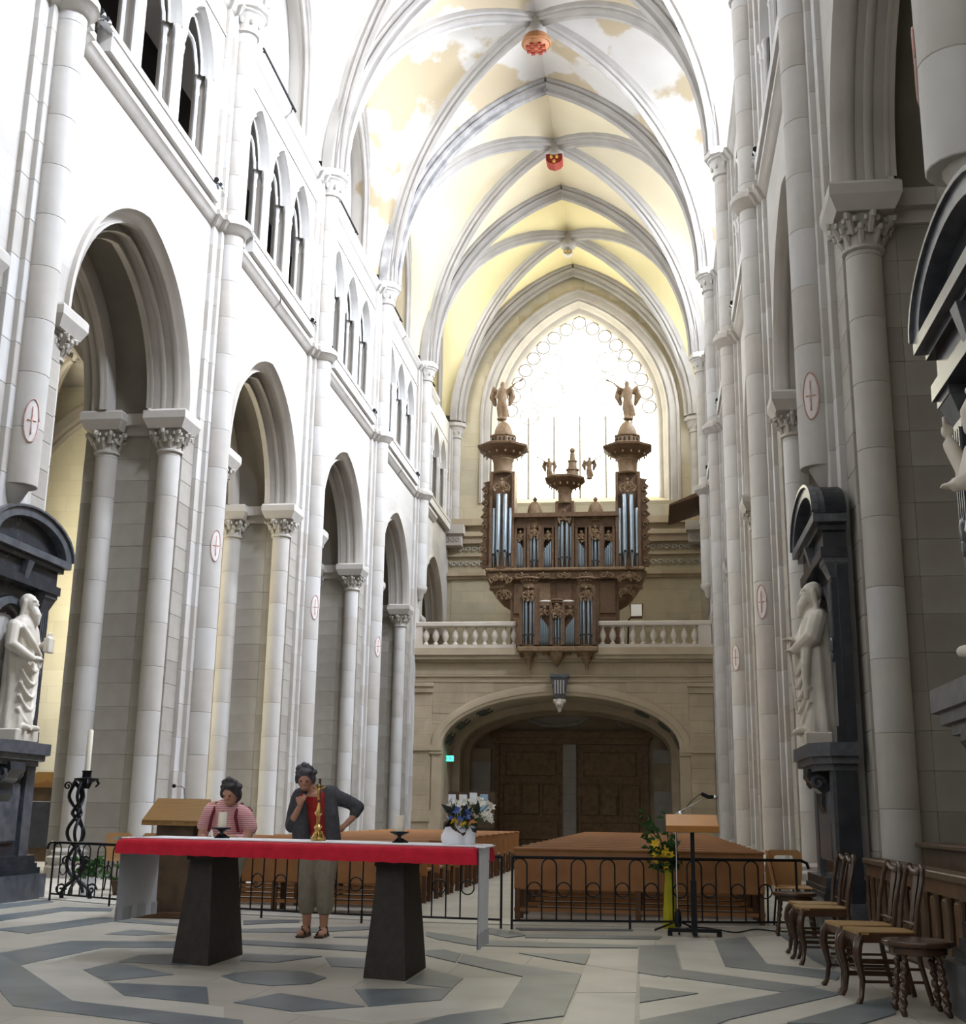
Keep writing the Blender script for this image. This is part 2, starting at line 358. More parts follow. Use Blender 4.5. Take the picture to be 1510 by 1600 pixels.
walls = {}
for sd, side in ((-1,'left'), (1,'right')):
    f0 = MX(sd); f = lambda d, h, z: f0(d, h, z)
    W = MB()
    for k in range(6):
        y0, y1 = PY[k], PY[k+1]; mid = (y0+y1)/2
        # arcade storey, both faces
        wall_cut(W, f, y0, y1, Z_CAP, Z_STR+.2, mid, Z_CAP, A_ARC, R_ARC, .43, U_W)
        wall_cut(W, f, y0, y1, Z_CAP, Z_STR+.2, mid, Z_CAP, A_ARC, R_ARC, .43, U_B)
        # triforium storey: three lancets per bay
        edges = [y0, mid-.875, mid+.875, y1]
        for j in range(3):
            wall_cut(W, f, edges[j], edges[j+1], Z_STR+.2, 18.25, mid+(j-1)*1.75, Z_TRI, A_TRI, R_TRI, .14, U_W, 8)
        # clerestory lunette with its window opening, set back
        wall_cut(W, f, y0, y1, 18.25, Z_CL0, mid, 18.2, .001, .001, 0, U_CL, 1) if False else None
        W.add([f(U_CL,y0,18.25),f(U_CL,y1,18.25),f(U_CL,y1,Z_CL0),f(U_CL,y0,Z_CL0)],[(0,1,2,3)])
        wall_cut(W, f, y0, y1, Z_CL0, 26.0, mid, Z_CL, A_CL, R_CL, .25, U_CL)
        rows = []
        for q, d in ((.25,U_CL),(0,U_CL+.75)):
            P = arch_pts(mid, Z_CL, A_CL, R_CL, q); P = [(P[0][0],Z_CL0)] + P + [(P[-1][0],Z_CL0)]
            rows.append([f(d,h,z) for h,z in P])
        W.grid(rows)
        W.add([f(U_CL,mid-A_CL-.25,Z_CL0),f(U_CL,mid+A_CL+.25,Z_CL0),f(U_CL+.75,mid+A_CL,Z_CL0+.35),f(U_CL+.75,mid-A_CL,Z_CL0+.35)],[(0,1,2,3)])
        # ledge of the clerestory passage
        W.add([f(U_W,y0,18.25),f(U_W,y1,18.25),f(U_CL,y1,18.25),f(U_CL,y0,18.25)],[(0,1,2,3)])
        # triforium passage floor and roof
        W.add([f(U_W,y0,13.7),f(U_W,y1,13.7),f(7.4,y1,13.7),f(7.4,y0,13.7)],[(0,1,2,3)])
        W.add([f(U_W,y0,17.4),f(U_W,y1,17.4),f(7.4,y1,17.4),f(7.4,y0,17.4)],[(0,1,2,3)])
    # walls beyond the pier lines: outer aisle wall with windows, aisle ceiling
    wl = struct('wall_'+side, W, M_wallY); walls[sd] = wl
    D = MB()
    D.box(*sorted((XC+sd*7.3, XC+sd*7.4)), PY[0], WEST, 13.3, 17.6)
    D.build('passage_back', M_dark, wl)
    for k in range(6):
        y0, y1 = PY[k], PY[k+1]; mid = (y0+y1)/2
        o = MB(); sweep_arch(o, f, mid, Z_CAP, A_ARC, R_ARC, half, 14); sweep_arch(o, f, mid, Z_CAP, A_ARC, R_ARC, PROF_ARC2, 14)
        o.build('arch_moulding', M_stone_b, wl, 50)
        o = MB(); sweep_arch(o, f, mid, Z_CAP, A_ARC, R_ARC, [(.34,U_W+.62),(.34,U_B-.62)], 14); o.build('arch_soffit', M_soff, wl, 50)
        for j in range(3):
            o = MB(); sweep_arch(o, f, mid+(j-1)*1.75, Z_TRI, A_TRI, R_TRI, PROF_TRI, 8)
            # inner trefoil head
            c = mid+(j-1)*1.75; pts = []
            for t in range(13):
                a = pi - pi*t/12; rr = .47 + .05*abs(cos(1.5*a*2))
                pts.append(f(U_W+.26, c + rr*cos(a)*1.04, Z_TRI + .62*sin(a)*rr/.5))
            o.tube(pts, .045, 6)
            o.build('lancet_moulding', M_stone_c, wl, 50)
        for j in range(4):
            c = mid + (j-1.5)*1.75
            o = MB()
            for du, dy, r in ((-.02,-.13,.055),(-.02,.13,.055),(-.06,0,.075),(.2,-.18,.05),(.2,.18,.05)):
                x, y, _ = f(U_W+.08+du, c+dy, 0)
                o.lathe([(r*1.7,13.62),(r*1.7,13.74),(r,13.82),(r,15.45),(r*1.35,15.5),(r*1.1,15.55),(r*1.1,15.68),(r*1.6,15.78),(r*1.6,15.86),(r,15.9)], x, y, 8)
            o.build('triforium_colonnette', M_stone_c, wl, 40)
            MB().box(*sorted((XC+sd*(U_W+.12), XC+sd*(U_W+.42))), c-.10, c+.10, 13.7, 16.2).build('triforium_jamb', M_stone_b, wl)
        o = MB().box(*sorted((XC+sd*(U_W-.03), XC+sd*(U_W+.02))), y0+.6, y1-.6, 17.26, 17.31)
        o.build('fillet', M_stone, wl)
        # sloping sill trough above the string course
        x0, x1 = XC+sd*(U_W-.22), XC+sd*(U_W+.05)
        o = MB().prism([(x0,13.2),(x1,13.2),(x1,13.66),(XC+sd*(U_W-.12),13.62),(x0,13.45)], y0+1.35, y1-.85, 'y')
        o.build('sill_trough', M_stone_c, wl)
        o = MB().box(*sorted((XC+sd*(U_W-.16), XC+sd*(U_W+.3))), y0+.62, y1-.62, 13.62, 13.74)
        o.build('triforium_sill', M_stone_b, wl)
    # string courses that step round pilasters and shafts
    def path(yk, o, ya, yb, sh=True):
        w = U_W-o; p1 = U_P1-o; p2 = U_P2-o; r = R_SH+o
        a0 = math.acos(max(-1,min(1,(U_P1-o-U_SH)/r))) if abs(U_P1-o-U_SH) < r else 0
        L = [(ya,w),(yk-.62-o,w),(yk-.62-o,p2),(yk-.38-o,p2),(yk-.38-o,p1)]
        a0 = max(a0, .35)
        for i in range(9):
            t = pi*2 - (a0 + (2*pi-2*a0)*i/8)     # from far pier side round the front
            L.append((yk - r*sin(a0 + (2*pi-2*a0)*i/8)*1.0, U_SH + r*cos(a0 + (2*pi-2*a0)*i/8)))
        L += [(yk+.38+o,p1),(yk+.38+o,p2),(yk+.62+o,p2),(yk+.62+o,w),(yb,w)]
        return L
    PS = [(0,-.24),(.06,-.2),(.10,-.12),(.17,-.06),(.17,.05),(.10,.13),(0,.2)]
    for k in range(7):
        ya = PY[k]-3.67 if k else PY[0]-.7; yb = PY[k]+3.67 if k < 6 else PY[6]-.02
        for zc, sc_ in ((Z_STR+.05,1.0),(18.13,.8)):
            if k == 6: continue
            rows = [[f(u, y, zc + dz*sc_) for y, u in path(PY[k], o, ya, yb)] for o, dz in PS]
            MB().grid(rows).build('string_course', M_stone_b if zc < 14 else M_stone, wl, 35)

# clerestory panes with lead bars, one window per bay and side
wn = 2
for sd in (-1, 1):
    f0 = MX(sd)
    for k in range(6):
        mid = (PY[k]+PY[k+1])/2; w = struct('window_%d' % wn); wn += 1
        P = arch_pts(mid, Z_CL, A_CL, R_CL, 0, 8)
        MB().add([f0(U_CL+.75,h,z) for h,z in [(P[0][0],Z_CL0+.35)]+P+[(P[-1][0],Z_CL0+.35)]], [tuple(range(len(P)+2))]).build('pane', M_glass_s if sd > 0 else M_glass_n, w)
        o = MB()
        for h in (-.48,.48): o.box(*sorted((f0(U_CL+.6,0,0)[0], f0(U_CL+.74,0,0)[0])), mid+h-.05, mid+h+.05, Z_CL0+.3, 23.6)
        o.build('mullion', M_stone, w)

# ------------------------------------------------------------------ piers
def drum_mesh(r, h, mat_, seg=18):
    return MB().lathe([(r-.008,.0),(r,.008),(r,h-.008),(r-.008,h)], 0, 0, seg).mesh('drum', mat_, 30)
MATS3 = [M_stone, M_stone_b, M_stone_c]
DRUM = [drum_mesh(R_SH, .8, m_) for m_ in MATS3]
DRUMR = [drum_mesh(.21, .8, m_) for m_ in MATS3]
PIL = [MB().cham(-.001,.30,-.38,.38,0,.62,.007).mesh('pilaster_stone', m_) for m_ in MATS3]
PIL2 = [MB().cham(0,.16,-.62,.62,0,.62,.007).mesh('pilaster_stone', m_) for m_ in MATS3]
CORE = [MB().cham(0,w_,-1.17,1.17,0,.4275,.008).mesh('course_stone', m_) for w_ in (.64,.69,.65) for m_ in (M_core,M_core2,M_core)]
def capital_mb(rc, w, h, lumps=2, seed=1):
    rnd = random.Random(seed); b = MB()
    b.lathe([(rc*1.05,0),(rc*1.2,.02),(rc*1.2,.06),(rc*1.02,.08),(rc*1.1,h*.4),(w*.78,h*.72),(w*.8,h*.74)], 0, 0, 14)
    for j in range(lumps):
        z = .14 + (h*.6-.14)*(j+.5)/lumps; rr = rc*(1.05+.32*j)
        n = 8
        for i in range(n):
            a = 2*pi*(i + .5*j)/n
            b.tube([(rr*.9*cos(a),rr*.9*sin(a),z-.12),(rr*1.08*cos(a),rr*1.08*sin(a),z-.02),(rr*1.28*cos(a),rr*1.28*sin(a),z+.08),(rr*1.42*cos(a),rr*1.42*sin(a),z+.07),(rr*1.4*cos(a),rr*1.4*sin(a),z+.02)],[.03,.045,.045,.04,.025],6)
            for da in (-.2,.2): b.ball((rr*1.2*cos(a+da), rr*1.2*sin(a+da), z+.03), (.032,.032,.04), 6, 4)
    return b
def abacus(b, w, z, h):
    b.frus((-w*.8,w*.8,-w*.8,w*.8),(-w,w,-w,w), z, z+h*.5); b.box(-w,w,-w,w,z+h*.5,z+h*.88); b.frus((-w,w,-w,w),(-w*.93,w*.93,-w*.93,w*.93),z+h*.88,z+h)
cb = capital_mb(.21, .36, .62, 2); ab = MB(); abacus(ab, .42, .44, .36)
CAP_R, CAP_A = cb.mesh('capital_bell', M_carve, 40), ab.mesh('abacus', M_stone_b)
cb = MB().lathe([(.25,0),(.31,.03),(.31,.08),(.26,.1),(.28,.25),(.4,.5)],0,0,12)
for i in range(8): cb.ball((.31*cos(i*pi/4),.31*sin(i*pi/4),.3),(.05,.05,.09),6,5)
cb.lathe([(.40,.5),(.50,.56),(.50,.7),(.44,.78)],0,0,8)
CAP_V = cb.mesh('vault_capital', M_stone, 30)
BASE = MB().lathe([(.42,0),(.42,.25),(.36,.3),(.40,.36),(.40,.42),(.31,.46),(.33,.52),(.25,.58)],0,0,16).mesh('shaft_base', M_stone_b, 40)
NAMEP = {-1: 'left', 1: 'right'}
piers = {}
def make_pier(sd, k):
    y = PY[k]; f0 = MX(sd); rnd = random.Random(k*7+sd)
    which = ORD[k] if k else 'nearest'
    if k == 0: lab = 'big stone pier at the %s edge of the crossing behind the niche' % NAMEP[sd]
    else: lab = 'tall clustered stone pier, %s from the altar on the %s side of the nave' % (ORD[k-1], NAMEP[sd])
    p = struct('pier'); p.location = (XC + sd*U_W, y, 0); p['label'] = lab; piers[(sd,k)] = p
    X = lambda u: sd*(u-U_W)
    rz = 0 if sd > 0 else pi
    niche = k in (0,1)
    # core courses
    if k < 6:
        u = U_W
        for c in range(3):
            for r in range(20):
                inst('course_stone', CORE[c*3 + rnd.randrange(3)], p, (X(u) + 0, rnd.uniform(-.004,.004), r*.4275), rz)
            u += (.64,.69,.65)[c]
    for r in range(29):
        if k == 6 and r < 21: continue
        m_ = rnd.choice((0,0,1,2)); z = r*.62
        inst('pilaster_stone', PIL[m_], p, (X(U_P1), 0, z), rz); inst('pilaster_stone', PIL2[rnd.choice((0,1,2))], p, (X(U_P2), 0, z), rz)
    # vaulting shaft in drums
    z0 = .58; zs = []
    if niche: z0 = 5.45
    if k == 5: z0 = 9.5
    if k == 6: z0 = 13.6
    z = z0
    while z < 17.55:
        h = min(.8, 17.62-z); o = inst('shaft_drum', DRUM[rnd.choice((0,0,1,2))], p, (X(U_SH), 0, z)); o.scale = (1,1,h/.8); z += h
    inst('vault_capital', CAP_V, p, (X(U_SH), 0, 17.6))
    if k == 5:
        MB().lathe([(.06,8.95),(.14,9.05),(.16,9.2),(.26,9.3),(.29,9.42),(.25,9.5)], X(U_SH), 0, 14).build('corbel', M_stone_b, p, 40)
    elif niche:
        MB().lathe([(.03,5.05),(.25,5.46)], X(U_SH)+sd*.1, 0, 14).build('cut_shaft_end', M_stone, p, 40)
    elif k < 5: inst('shaft_base', BASE, p, (X(U_SH), 0, 0))
    # arcade responds front and back on both flanks
    if k < 6:
        for u in (5.82, 7.08):
            for s in (-1, 1):
                if k == 0 and s < 0: continue
                yy = s*1.21; z = .5
                inst('respond_base', BASE, p, (X(u), yy, -.08))
                while z < 7.7:
                    h = min(.8, 7.77-z); o = inst('respond_drum', DRUMR[rnd.choice((0,0,1,2))], p, (X(u), yy, z)); o.scale = (1,1,h/.8); z += h
                inst('capital_bell', CAP_R, p, (X(u), yy, 7.75), rnd.uniform(0,3)); inst('abacus', CAP_A, p, (X(u), yy, 7.75))
        MB().box(*sorted((X(5.7), X(7.4))), -1.24, 1.24, 8.15, 8.32).box(*sorted((X(5.65), X(7.5))), -1.36, 1.36, 8.32, 8.55).build('impost_band', M_stone_b, p)
    return p
for sd in (-1, 1):
    for k in range(7): make_pier(sd, k)

# red painted crosses on the shafts
def paint(sd, k, u, z, ang, r=R_SH, w=.8, h=.62):
    p = piers[(sd,k)]; X = lambda q: sd*(q-U_W)
    rows = []; ring = []
    for j in range(9):
        zz = -h/2 + h*j/8; ww = w*sqrt(max(0,1-(2*zz/h)**2))*.5
        rows.append([(X(u) + (r+.004)*cos(ang + ww*(i/6-.5)*2), (r+.004)*sin(ang + ww*(i/6-.5)*2), z+zz) for i in range(7)])
    MB().grid(rows).build('painted_medallion', M_crossw, p, 180)
    for i in range(25):
        t = 2*pi*i/24; ring.append((X(u)+(r+.006)*cos(ang+.5*w*cos(t)), (r+.006)*sin(ang+.5*w*cos(t)), z+h/2*sin(t)))
    b = MB().tube(ring, .012, 4); 
    for s in (-1,1):
        b.tube([(X(u)+(r+.006)*cos(ang+s*.3*w*(t/3)), (r+.006)*sin(ang+s*.3*w*(t/3)), z) for t in range(4)], .012, 4)
        b.tube([(X(u)+(r+.006)*cos(ang), (r+.006)*sin(ang), z+s*h*.32*t/3) for t in range(4)], .012, 4)
    b.build('painted_cross', M_cross, p, 180)
paint(-1,1,U_SH,6.35,-.75); paint(1,1,U_SH,6.35,-2.0); paint(1,0,U_SH,6.35,2.6); paint(-1,2,U_SH,6.2,-.7); paint(-1,3,U_SH,6.2,-.7); paint(1,2,U_SH,5.0,-2.2); paint(1,3,U_SH,4.9,-2.2); paint(-1,4,U_SH,6.2,-.7)

# ------------------------------------------------------------------ vault
ceil = struct('ceiling', MB().box(XC-7.0, XC+7.0, PY[0]-1.2, WEST+.5, 26.6, 26.9), M_stone)
ZS = 18.35
def arc3(p0, p1, rise, zs, n=16, stilt=0.0):
    """half arch from springing p0 to crown over p1 (plan points)"""
    p0 = Vector(p0); p1 = Vector(p1); L = (p1-p0).length; d = (p1-p0)/L; R = rad(L, rise); tm = math.acos((R-L)/R); out = []
    if stilt: out.append(Vector((p0.x,p0.y,zs)))
    for i in range(n+1):
        t = tm*i/n; q = p0 + d*(R - R*cos(t)); out.append(Vector((q.x,q.y,zs+stilt+R*sin(t))))
    return out
TP = [(-.36,.42),(-.36,.14),(-.27,.10)] + [(-.20+.09*cos(a), .02+.09*sin(a)) for a in (2.2,3.14,4.2,5.2)] + [(-.11,-.07)] + [(.0+.12*cos(a), -.14+.12*sin(a)) for a in (2.6,3.6,4.7,5.8,6.8)] + [(.11,-.07)] + [(.20+.09*cos(a), .02+.09*sin(a)) for a in (4.2,5.2,6.28,7.2)] + [(.27,.10),(.36,.14),(.36,.42)]
DPr = [(w*.62,h*.8) for w,h in TP]
WP = [(w*.45,h*.6) for w,h in TP]
def rib(curve, prof):
    rows = []; hd = (curve[-1]-curve[0]); hd.z = 0; hd.normalize(); lat = Vector((-hd.y,hd.x,0))
    for i, p in enumerate(curve):
        t = (curve[min(i+1,len(curve)-1)] - curve[max(i-1,0)]).normalized(); nrm = lat.cross(t)
        if nrm.z < 0 or (abs(nrm.z) < .05 and nrm.dot(hd) > 0): nrm = -nrm
        rows.append([p + lat*w + nrm*h for w, h in prof])
    return rows
def resample(c, n):
    L = [0]
    for a, b in zip(c, c[1:]): L.append(L[-1] + (b-a).length)
    out = []; j = 0
    for i in range(n+1):
        s = L[-1]*i/n
        while j < len(c)-2 and L[j+1] < s: j += 1
        out.append(c[j].lerp(c[j+1], (s-L[j])/max(1e-9,L[j+1]-L[j])))
    return out
UT = 5.12
for k in range(7):
    for sd in (-1, 1):
        y = PY[k] - (.25 if k == 6 else 0)
        c = arc3((XC+sd*UT, y), (XC, y), 7.15, ZS)
        MB().grid(rib(c, TP)).build('transverse_rib', M_ribd if k == 4 and sd < 0 else M_rib, ceil, 50)
for k in range(6):
    y0, y1 = PY[k], PY[k+1]; mid = (y0+y1)/2; wm = [M_web_w,M_web_w,M_web_w,M_web_d,M_web_c,M_web_y][k]
    for sd in (-1, 1):
        curves = {}
        for ya, sgn in ((y0,1),(y1,-1)):
            dg = arc3((XC+sd*(UT+.02), ya+sgn*.12), (XC, mid), 7.05, ZS)
            tr = arc3((XC+sd*UT, ya), (XC, ya), 7.15, ZS)
            wr = arc3((XC+sd*6.05, ya+sgn*.55), (XC+sd*6.05, mid), 3.7, ZS, stilt=2.6)
            MB().grid(rib(dg, DPr)).build('diagonal_rib', M_rib, ceil, 50)
            MB().grid(rib(wr, WP)).build('wall_rib', M_rib, ceil, 50)
            for A, B in ((tr,dg),(dg,wr)):
                A = resample(A, 16); B = resample(B, 16); up = Vector((0,0,.30))
                rows = [[a.lerp(b, t/5) + up*(.6+.4*sin(pi*t/5)) for t in range(6)] for a, b in zip(A, B)]
                MB().grid(rows).build('vault_web', wm, ceil, 180)
            rows = [[p, Vector((XC+sd*6.62, p.y, p.z+.12))] for p in [q+Vector((0,0,.12)) for q in wr]]
            MB().grid(rows).build('vault_web', wm, ceil, 180)
    # hanging boss
    b = MB().lathe([(.27,24.93),(.33,24.98),(.33,25.12),(.29,25.2),(.29,25.75)], XC, mid, 14); b.build('keystone', M_rib, ceil, 40)
# heraldic bosses
def boss(k, kind):
    mid = (PY[k]+PY[k+1])/2; p = thing('vault_boss', {3:'round red and gold chequered boss on the nearest visible vault crown', 4:'red shield boss with gold charge on the middle vault crown', 5:'small carved shield boss on the farthest vault crown by the west window'}[k], 'boss', (XC, mid, 24.55), 0, 'heraldic vault bosses')
    if kind == 0:
        MB().lathe([(.02,-.08),(.30,-.05),(.40,.05),(.44,.2),(.40,.32),(.2,.42)],0,0,18).build('disc', M_orange, p, 40)
        MB().tube([(.42*cos(i*pi/12),.42*sin(i*pi/12),.12) for i in range(24)], .05, 6, True).build('rim', M_orange, p, 60)
        for i in range(5):
            for j in range(5):
                if (i+j) % 2 and (i-2)**2+(j-2)**2 < 6:
                    MB().box(-.30+.12*i,-.18+.12*i,-.30+.12*j,-.18+.12*j,-.085,-.03).build('chequer', M_heral, p)
    else:
        s = 1 if kind == 1 else .62
        sh = [(-.30,.42),(.30,.42),(.30,.2),(.22,.08),(0,0),(-.22,.08),(-.30,.2)]
        b = MB().prism([(x*s,z*s) for x,z in sh], -.26*s, .26*s, 'y'); b.build('shield', M_heral if kind == 1 else M_carve, p)
        b = MB()
        for x,z in ((-.1,.3),(.1,.3),(0,.12)): b.ball((x*s,-.27*s,z*s),(.06*s,.03,.08*s),8,6)
        b.build('charge', M_gold, p, 60); MB().lathe([(.2*s,.42*s),(.24*s,.5),(.24*s,.7)],0,0,10).build('collar', M_rib, p, 40)
boss(3,0); boss(4,1); boss(5,2)

# ------------------------------------------------------------------ aisles
for sd, side in ((-1,'left'),(1,'right')):
    f = MX(sd); A = MB(); A_AW = 1.0; R_AW = rad(A_AW, 1.3)
    for k in range(6):
        y0, y1 = PY[k], PY[k+1]; mid = (y0+y1)/2
        A.add([f(U_OUT,y0,0),f(U_OUT,y1,0),f(U_OUT,y1,4.2),f(U_OUT,y0,4.2)],[(0,1,2,3)])
        if sd < 0 and k in (3,4):
            A.add([f(U_OUT,y0,4.2),f(U_OUT,y1,4.2),f(U_OUT,y1,13),f(U_OUT,y0,13)],[(0,1,2,3)]); continue
        wall_cut(A, f, y0, y1, 4.2, 13, mid, 7.6, A_AW, R_AW, .2, U_OUT, 8)
        rows = []
        for q, d in ((.2,U_OUT),(0,U_OUT+.5)):
            P = arch_pts(mid, 7.6, A_AW, R_AW, q, 8); rows.append([f(d,h,z) for h,z in [(P[0][0],4.2)]+P+[(P[-1][0],4.2)]])
        A.grid(rows); A.add([f(U_OUT,mid-1.2,4.2),f(U_OUT,mid+1.2,4.2),f(U_OUT+.5,mid+1,4.4),f(U_OUT+.5,mid-1,4.4)],[(0,1,2,3)])
    A.box(*sorted((XC+sd*U_B, XC+sd*U_OUT)), WEST-.2, WEST+.4, 0, 13)
    wa = struct('wall_aisle_'+side, A, M_wallY)
    for k in range(6):
        if sd < 0 and k in (3,4): continue
        mid = (PY[k]+PY[k+1])/2; w = struct('window_%d' % wn); wn += 1
        P = arch_pts(mid, 7.6, A_AW, R_AW, 0, 8)
        MB().add([f(U_OUT+.5,h,z) for h,z in [(P[0][0],4.4)]+P+[(P[-1][0],4.4)]], [tuple(range(len(P)+2))]).build('pane', M_glass_a2 if sd < 0 and k == 2 else M_glass_a, w)
        MB().box(*sorted((XC+sd*(U_OUT+.36), XC+sd*(U_OUT+.48))), mid-.05, mid+.05, 4.3, 8.8).build('mullion', M_stone, w)
    P = arch_pts(XC+sd*10.6, 8.0, 1.5, rad(1.5,2.0), 0, 8); w = struct('window_%d' % wn); wn += 1
    MB().add([(h,WEST-.24,z) for h,z in [(P[0][0],2.2)]+P+[(P[-1][0],2.2)]], [tuple(range(len(P)+2))]).build('pane', M_glass_a, w)  # unseen glowing pane added to light the aisle wall
    if sd < 0:
        struct('wall_chapel_left', MB().box(XC-U_OUT, XC-9.6, PY[3]-.2, PY[3]+.2, 0, 12.4), mat('daylit_wall_pale', (.76,.72,.58), (.70,.66,.52), .8, .9, brick=('X', .9, .42), mortar=.85))  # pale colour stands in for stronger daylight on this wall
    # aisle vaulting
    ca = struct('ceiling_aisle_'+side, MB().box(*sorted((XC+sd*(U_B-.05), XC+sd*(U_OUT+.1))), PY[0]-1, WEST, 12.3, 12.6), M_stone_b)
    mu = (U_B+U_OUT)/2; hw = (U_OUT-U_B)/2
    for k in range(1, 7):
        for s in (-1,1):
            c = arc3(f(mu+s*hw, PY[k], 0)[:2], f(mu, PY[k], 0)[:2], 3.4, 8.35, 10); MB().grid(rib(c, TP)).build('aisle_rib', M_stone_b, ca, 50)
            for ya, sg in ((PY[k-1],1),(PY[k],-1)):
                c = arc3(f(mu+s*hw, ya, 0)[:2], f(mu, (PY[k-1]+PY[k])/2, 0)[:2], 3.5, 8.35, 10); MB().grid(rib(c, DPr)).build('aisle_rib', M_stone_b, ca, 50)
        x = f(U_OUT-.15, 0, 0)[0]
        o = MB().lathe([(.3,0),(.3,.4),(.2,.5),(.2,7.6),(.24,7.65),(.36,8.1),(.42,8.15),(.42,8.35)], x, PY[k], 12); o.build('aisle_respond', M_stone_b, wa, 40)

# ------------------------------------------------------------------ crossing, transept and choir behind the camera
C = MB()
x0, x1, y0, y1 = XC-15, XC+15, -15.0, PY[0]-.9
def holed(mb, f, h0, h1, zt, mids, a, zb, zs, R, d):
    e = [h0] + [(p+q)/2 for p, q in zip(mids, mids[1:])] + [h1]
    mb.add([f(d,h0,0),f(d,h1,0),f(d,h1,zb),f(d,h0,zb)],[(0,1,2,3)])
    for i, m_ in enumerate(mids): wall_cut(mb, f, e[i], e[i+1], zb, zt, m_, zs, a, R, 0, d, 8)
fx = lambda d,h,z: (d,h,z); fy_ = lambda d,h,z: (h,d,z)
holed(C, fx, y0, y1, 26, [-10.5,-3.5,3.5], 1.8, 8, 16, rad(1.8,3), x1)
ws = struct('wall_transept_right', C, M_wallY)
C = MB(); holed(C, fx, y0, y1, 26, [-10.5,-3.5,3.5], 1.8, 8, 16, rad(1.8,3), x0); struct('wall_transept_left', C, M_wallY)
C = MB(); holed(C, fy_, x0, x1, 26, [XC-9,XC-3,XC+3,XC+9], 1.5, 6, 15, rad(1.5,2.6), y0); struct('wall_choir', C, M_wallX)
struct('ceiling_crossing', MB().box(x0,x1,y0,y1,26,26.3), M_web_w)
C = MB(); C.box(x0, XC-8.2, y1, y1+.4, 0, 26); C.box(XC-8.2, XC-5.6, y1, y1+.4, 13, 26); struct('wall_front_left', C, M_wallX)
C = MB(); C.box(XC+8.2, x1, y1, y1+.4, 0, 26); C.box(XC+5.6, XC+8.2, y1, y1+.4, 13, 26); struct('wall_front_right', C, M_wallX)
def panes(f, mids, a, zb, zs, R, d):  # unseen lit panes that add fill light
    global wn
    for m_ in mids:
        P = arch_pts(m_, zs, a, R, 0, 8); w = struct('window_%d' % wn); wn += 1
        MB().add([f(d,h,z) for h,z in [(P[0][0],zb)]+P+[(P[-1][0],zb)]], [tuple(range(len(P)+2))]).build('pane', M_glass_c, w)
panes(fx, [-10.5,-3.5,3.5], 1.8, 8, 16, rad(1.8,3), x1+.2)
panes(fy_, [XC-9,XC-3,XC+3,XC+9], 1.5, 6, 15, rad(1.5,2.6), y0-.2)
panes(fx, [-10.5,-3.5,3.5], 1.8, 8, 16, rad(1.8,3), x0-.2)

# ------------------------------------------------------------------ floor with its inlaid marble slabs
FL = struct('floor', MB().add([(-20,-16,0),(14,-16,0),(14,54,0),(-20,54,0)], [(0,1,2,3)]), M_floor)
SLN = [0]
def slab(pts, ox, oy, s, m_, z=.004):
    SLN[0] += 1; z += SLN[0]*.00012
    poly = []
    for x, y in pts:
        p = onZ(ox + x/s, oy + y/s); poly.append((p.x, p.y))
    MB().prism(poly, -.03, z).build('floor_slab', m_, FL)
S1 = 3.974; S2 = 3.775
A_ = [[(515,460),(730,415),(1080,490),(655,530)], [(670,540),(1285,568),(1297,672),(770,620)], [(740,412),(870,368),(1110,362),(1330,420),(1130,432)],
 [(650,240),(820,210),(1090,235),(860,246)], [(-300,410),(0,356),(440,280),(650,322),(125,432)], [(440,280),(1300,286),(1300,324),(650,322)],
 [(-300,440),(0,365),(125,432),(450,655),(80,685),(0,595),(-300,520)], [(450,655),(1510,775),(1510,840),(1000,800),(80,685)],
 [(-200,225),(0,205),(370,165),(640,130),(700,160),(380,205),(180,235),(0,215)], [(640,130),(1130,177),(1130,190),(700,160)],
 [(-200,150),(0,120),(400,70),(400,95),(180,130),(0,157),(-200,180)], [(400,70),(700,78),(690,96),(400,95)], [(-100,60),(300,25),(330,40),(140,65),(-100,90)]]
B_ = [[(20,665),(310,607),(835,690),(400,722)], [(775,583),(1380,577),(1310,650),(860,690)], [(1090,545),(1230,455),(1445,515),(1380,575)],
 [(-55,500),(30,480),(130,468),(300,462),(480,475),(595,510),(500,548),(250,560),(70,540),(0,520)], [(90,362),(570,378),(280,415),(60,405)], [(590,385),(850,390),(840,450),(625,440)],
 [(60,275),(480,298),(480,326),(60,303)], [(480,298),(900,318),(900,352),(480,326)], [(60,208),(870,190),(870,210),(500,230),(60,226)], [(640,258),(900,248),(900,266)],
 [(80,155),(430,150),(430,165),(80,180)], [(1215,222),(1510,268),(1510,300),(1300,276),(1215,250)], [(1215,342),(1330,335),(1430,362),(1400,415),(1215,372)]]
C_ = [[(90,362),(440,430),(830,490),(465,505),(60,415)], [(465,505),(830,490),(720,750),(400,790),(340,700)], [(340,700),(400,790),(0,860),(-400,850),(0,745)],
 [(440,358),(880,365),(855,430),(700,405)], [(20,245),(130,275),(440,285),(440,318),(150,310),(20,288)], [(440,285),(880,300),(1185,310),(1180,326),(600,322),(440,318)],
 [(190,190),(340,215),(510,245),(370,262),(200,225)], [(480,240),(1330,255),(1310,272),(480,262)], [(420,203),(1150,210),(1150,220),(450,216)],
 [(1190,310),(1410,310),(1450,470),(1350,508),(1180,480)]]
D_ = [[(255,440),(1010,540),(850,572),(180,480),(130,455)], [(0,540),(345,580),(0,635)], [(440,265),(625,245),(750,405),(505,420)], [(750,405),(1200,455),(1160,500),(505,420)],
 [(825,232),(970,205),(1180,330),(1140,440),(1010,375)], [(860,572),(1010,540),(1190,585),(530,735),(440,770),(0,790),(0,740)], [(870,755),(1280,640),(1500,598),(1510,700),(1280,770)]]
